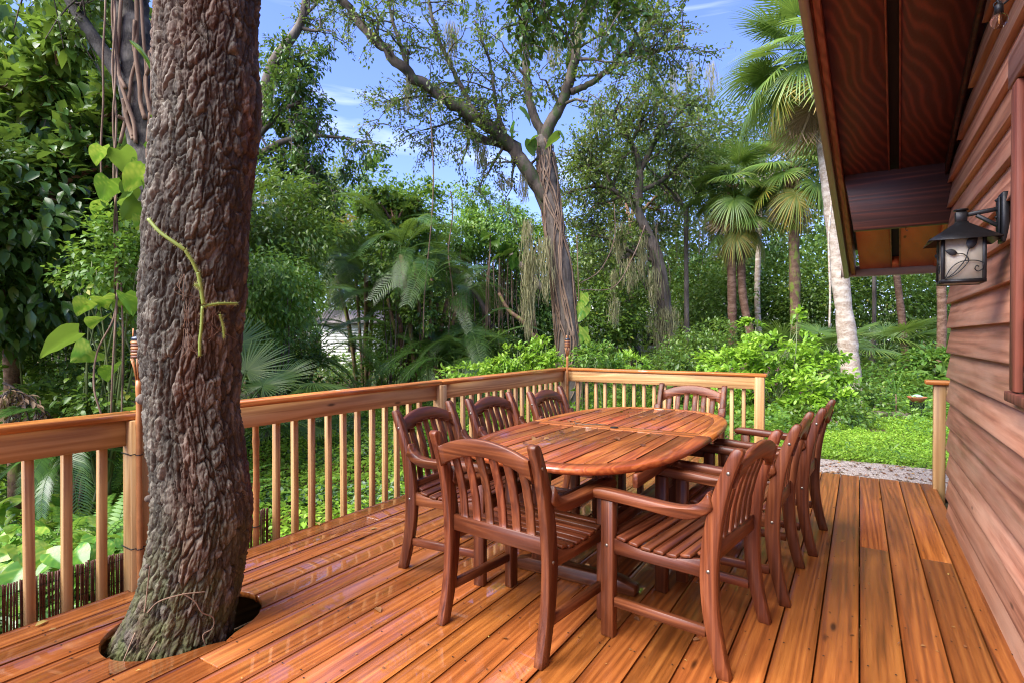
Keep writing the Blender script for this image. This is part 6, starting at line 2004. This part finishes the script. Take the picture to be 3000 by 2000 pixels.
# ================================================================== GROUND PLANTS
for k, (x, d, s_) in enumerate(((195, 4.6, 1.0), (255, 4.4, 1.1), (320, 4.5, 1.15), (235, 5.4, 1.1), (300, 5.5, 1.2), (360, 5.2, 1.1), (350, 4.1, .9), (285, 3.85, .7), (175, 3.9, .75), (395, 4.7, 1.1), (60, 3.5, .7), (120, 4.0, .7), (610, 4.9, .9), (640, 5.7, 1.0), (600, 6.3, 1.0))):
    fern(bpx(x, d), 'arching green sword fern growing among the plants behind the left railing', 12, s_)
for k, (x, d) in enumerate(((20, 3.7), (60, 4.1), (110, 3.8), (150, 4.5), (10, 4.6), (210, 3.75), (240, 4.1), (95, 4.9), (-60, 3.8))):
    t = thing('pothos_plant', bpx(x, d), 'low pothos plant with glossy lime leaves behind the near railing', 'plant', 'pothos plants behind the near railing')
    for m in range(13):
        a = rng.random() * 6.28
        rr = .04 + .26 * rng.random()
        p = bpx(x, d) + np.array([math.cos(a) * rr, math.sin(a) * rr, .10 + .34 * rng.random()])
        (LEAFBIG if rng.random() < .6 else LEAFBIG2).put('leaf', t, p, (-.45 + .3 * rng.normal(), .3 * rng.normal(), a - 1.57 + .5 * rng.normal()), .13 + .08 * rng.random())
    b = MB()
    for m in range(9):
        e = bpx(x, d) + np.array([.18 * rng.normal(), .18 * rng.normal(), .25])
        b.tube(spline([bpx(x, d), bpx(x, d) * .5 + e * .5 + np.array([0, 0, .06]), e], 8), .004, 5)
    b.build('stems', STEM, t, smooth=True)


def cover(name, n, region, size, mat, tmpl=T4, h=.07, accept=None, clump=.8, flat=.5, width=1.0):
    x = rng.uniform(region[0], region[1], n)
    y = rng.uniform(region[2], region[3], n)
    m = vnoise(np.stack([x * clump, y * clump, 0 * x], -1), 31) + .25 * vnoise(np.stack([x * 4, y * 4, 0 * x], -1), 32)
    keep = m > .42 - .25
    if accept is not None:
        keep &= accept(x, y, m)
    x, y, m = x[keep], y[keep], m[keep]
    k = len(x)
    z = ground_z(x, y) + h * (rng.random(k) ** 1.2) * (.5 + m)
    pos = np.stack([x, y, z], 1)
    d = rand_unit(k) * np.array([1, 1, .4]) + np.array([0, 0, .15])
    nn = rand_unit(k) * flat + np.array([0, 0, 1.0])
    b = MB().leaves(tmpl, pos, d, nn, size * (.6 + .7 * rng.random(k)), np.clip(rng.random(k) * .7 + .3 * vnoise(np.stack([x * 1.7, y * 1.7, 0 * x], -1), 40), 0, .999), width)
    return tag(b.build(name, mat), kind='stuff')


offdeck = lambda x, y: ~(((x > -3.40) & (y < 6.72) & (x < 7)) | ((x > -.95) & (y < 6.85)))
lawnline = lambda x: 7.44 + .03 * np.sin(x * 1.9 + 1.0) + .02 * np.sin(x * 5.3)
cover('lawn_weeds', 120000, (-1.6, 3.4, 7.1, 12.5), .034, L_LIME, T4, .07, lambda x, y, m: (y > lawnline(x) + .06 * rng.normal(size=len(x))) & (rng.random(len(x)) < np.clip(1.25 - (y - 8) * .13, .3, 1)), .8, .6, 1.1)
stripe = lambda x, y, m: offdeck(x, y) & (vnoise(np.stack([x * .9, y * .9, 0 * x], -1), 55) > .45)
cover('striped_ground_cover', 60000, (-9.5, -3.4, 1.0, 8.5), .075, L_STRIPE, T6, .10, lambda x, y, m: stripe(x, y, m) & (m > .35), 1.0, .7, .8)
cover('green_ground_cover', 80000, (-10, -2.0, .2, 12), .07, L_LIME, T4, .14, lambda x, y, m: offdeck(x, y) & (m > .36), .7, .6, 1.1)
cover('lawn_sprigs', 9000, (-1.4, 3.2, 7.6, 12.5), .06, L_BRIGHT, T6, .15, lambda x, y, m: (m > .6), .9, .7, .8)
cover('weeds', 42000, (-7, 1.5, 6.7, 14), .085, L_BRIGHT, T4, .30, lambda x, y, m: offdeck(x, y) & (m > .55) & ~((x > -.9) & (y < 11.3)), .9, .7)
cover('forest_undergrowth', 60000, (-30, 8, 9, 34), .17, L_MID, T4, .75, lambda x, y, m: (m > .45) & (y - .35 * x > 12.5) & ~((x > -1.2) & (y < 12.5)), .6, .8)
nb = 520
x, y = rng.uniform(-3.2, .54, nb), rng.uniform(.3, 6.2, nb)
ok_ = ((x + 2.655) / .31) ** 2 + ((y - 1.425) / .36) ** 2 > 1
x, y = x[ok_], y[ok_]
nb = len(x)
tag(MB().leaves(T4, np.stack([x, y, np.full(nb, .0055)], 1), rand_unit(nb) * np.array([1, 1, .05]), np.array([0, 0, 1]) + .1 * rand_unit(nb), .006 + .016 * rng.random(nb) ** 3, rng.random(nb), .7).build('deck_debris', L_DRY), kind='stuff')
cover('leaf_litter', 9000, (-8, -2.5, .5, 9), .07, L_DRY, T4, .02, lambda x, y, m: offdeck(x, y), .8, .4)
x = rng.uniform(-1, 3.0, 900)
y = rng.uniform(6.3, 7.4, 900)
MB().leaves(T4, np.stack([x, y, ground_z(x, y) + .042], 1), rand_unit(900) * np.array([1, 1, .1]), rand_unit(900) * .3 + np.array([0, 0, 1]), .045 * (.5 + rng.random(900)), rng.random(900) * .75, .8)
b = MB().leaves(T4, np.stack([x, y, ground_z(x, y) + .042], 1), rand_unit(900) * np.array([1, 1, .1]), rand_unit(900) * .3 + np.array([0, 0, 1]), .045 * (.5 + rng.random(900)), rng.random(900) * .75, .8)
tag(b.build('gravel_litter', L_DRY), kind='stuff')

# dry palm fronds dumped beyond the end post
for k, (x, d, a, el) in enumerate(((2130, 8.2, .4, .25), (2190, 8.0, -.7, .15), (2235, 8.4, -1.3, .2), (2080, 8.6, 1.0, .1))):
    FAND[0].put('dry_palm_frond', None, bpx(x, d) + np.array([0, 0, .12]), (el, .1, a + 3.0), .62)
    tag(bpy.data.objects['dry_palm_frond' + ('' if k == 0 else '.%03d' % k)], 'dry straw coloured palm frond lying in the pile beyond the far railing end', 'palm frond', 'dry palm fronds piled beyond the railing')

# spiky plant, logs, bowl on its wire stand
sp0 = bpx(2625, 9.6)
sp_ = thing('spiky_plant', sp0, 'thin spiky dracaena rising left of the terracotta bowl', 'plant')
MB().tube([sp0 - np.array([0, 0, .1]), sp0 + np.array([.01, 0, .25]), sp0 + np.array([0, 0, .42])], .012, 7).build('stem', ROOTM, sp_)
b = MB()
for k in range(34):
    a, el = rng.random() * 6.28, .2 + 1.2 * rng.random()
    d = np.array([math.cos(a) * math.cos(el), math.sin(a) * math.cos(el), math.sin(el)])
    o = sp0 + np.array([0, 0, .38 + .1 * rng.random()])
    L = .32 + .18 * rng.random()
    s = np.cross(d, [0, 0, 1.]) * .010
    m1, e = o + d * L * .55, o + d * L + np.array([0, 0, -.10 * L])
    b.add([o - s * .6, o + s * .6, m1 + s, m1 - s, e], [np.array([[0, 1, 2, 3]]), np.array([[3, 2, 4]])], rng.random() * .6)
b.build('blades', L_BRIGHT, sp_)
for k, (x, d, L, az, lab) in enumerate(((2585, 9.5, .50, .5, 'larger weathered log edging the lawn left of the terracotta bowl'), (2642, 9.4, .26, -.1, 'short weathered log edging the lawn beside the bowl stand'))):
    c = bpx(x, d) + np.array([0, 0, .06])
    dv = np.array([math.cos(az), math.sin(az), 0]) * L / 2
    tag(MB().tube([c - dv, c - dv * .3 + np.array([0, .02, .01]), c + dv * .4, c + dv], [.075, .085, .08, .07], 10).build('log', BARK_OAK, smooth=True), lab, 'log')
tag(MB().tube(spline([gpt(2395, 0, 9.0) + np.array([0, 0, .05]), gpt(2420, 0, 9.2) + np.array([0, 0, .06]), gpt(2455, 0, 9.0) + np.array([0, 0, .05])], 8), .012, 6).build('fallen_stick', BARK_BROWN, smooth=True), 'reddish stick lying on the lawn behind the far right chairs', 'stick')
ps = bpx(2688, 9.35)
ps[2] += .02
stand = thing('plant_stand', ps, 'low black wire stand holding the terracotta bowl on the lawn', 'plant stand')
h = .29
for a in (.5, 2.07, 3.64, 5.21):
    o, o2 = np.array([math.cos(a), math.sin(a), 0]), np.array([math.cos(a), math.sin(a), 0])
    MB().tube(spline([ps + o * .125, ps + o * .108 + np.array([0, 0, h * .5]), ps + o * .092 + np.array([0, 0, h])], 12), .006, 6).build('leg', BLACKM, stand, smooth=True)
c8 = np.linspace(0, 2 * math.pi, 25)
b = MB()
b.tube([ps + np.array([.095 * math.cos(a), .095 * math.sin(a), h]) for a in c8], .006, 6)
b.tube([ps + np.array([.102 * math.cos(a), .102 * math.sin(a), h - .08]) for a in c8], .005, 6)
b.build('ring', BLACKM, stand, smooth=True)
b = MB()
for k in range(10):
    a0 = k * .628
    b.tube([ps + np.array([.099 * math.cos(a0 + .2 * math.cos(t)), .099 * math.sin(a0 + .2 * math.cos(t)), h - .04 + .03 * math.sin(t)]) for t in np.linspace(0, 6.28, 12)], .0035, 5)
b.build('scrollwork', BLACKM, stand)
bw = thing('terracotta_bowl', ps + np.array([0, 0, h]), 'shallow terracotta bowl on the wire stand with a pale green dish inside', 'bowl')
MB().lathe([(.06, .004), (.07, .014), (.085, .022), (.120, .062), (.137, .086), (.14, .095), (.13, .095), (.115, .066), (.075, .033), (.02, .03)], ps + np.array([0, 0, h]), 28).build('bowl', plain('terracotta', (0.33, 0.10, 0.045), .6, 0, .15), bw, smooth=True)
MB().lathe([(.03, .04), (.04, .075), (.08, .098), (.085, .11), (.066, .11), (.04, .13), (.01, .135)], ps + np.array([0, 0, h]), 20).build('dish', plain('celadon_dish', (0.30, 0.48, 0.36), .3, 0, .2), bw, smooth=True)
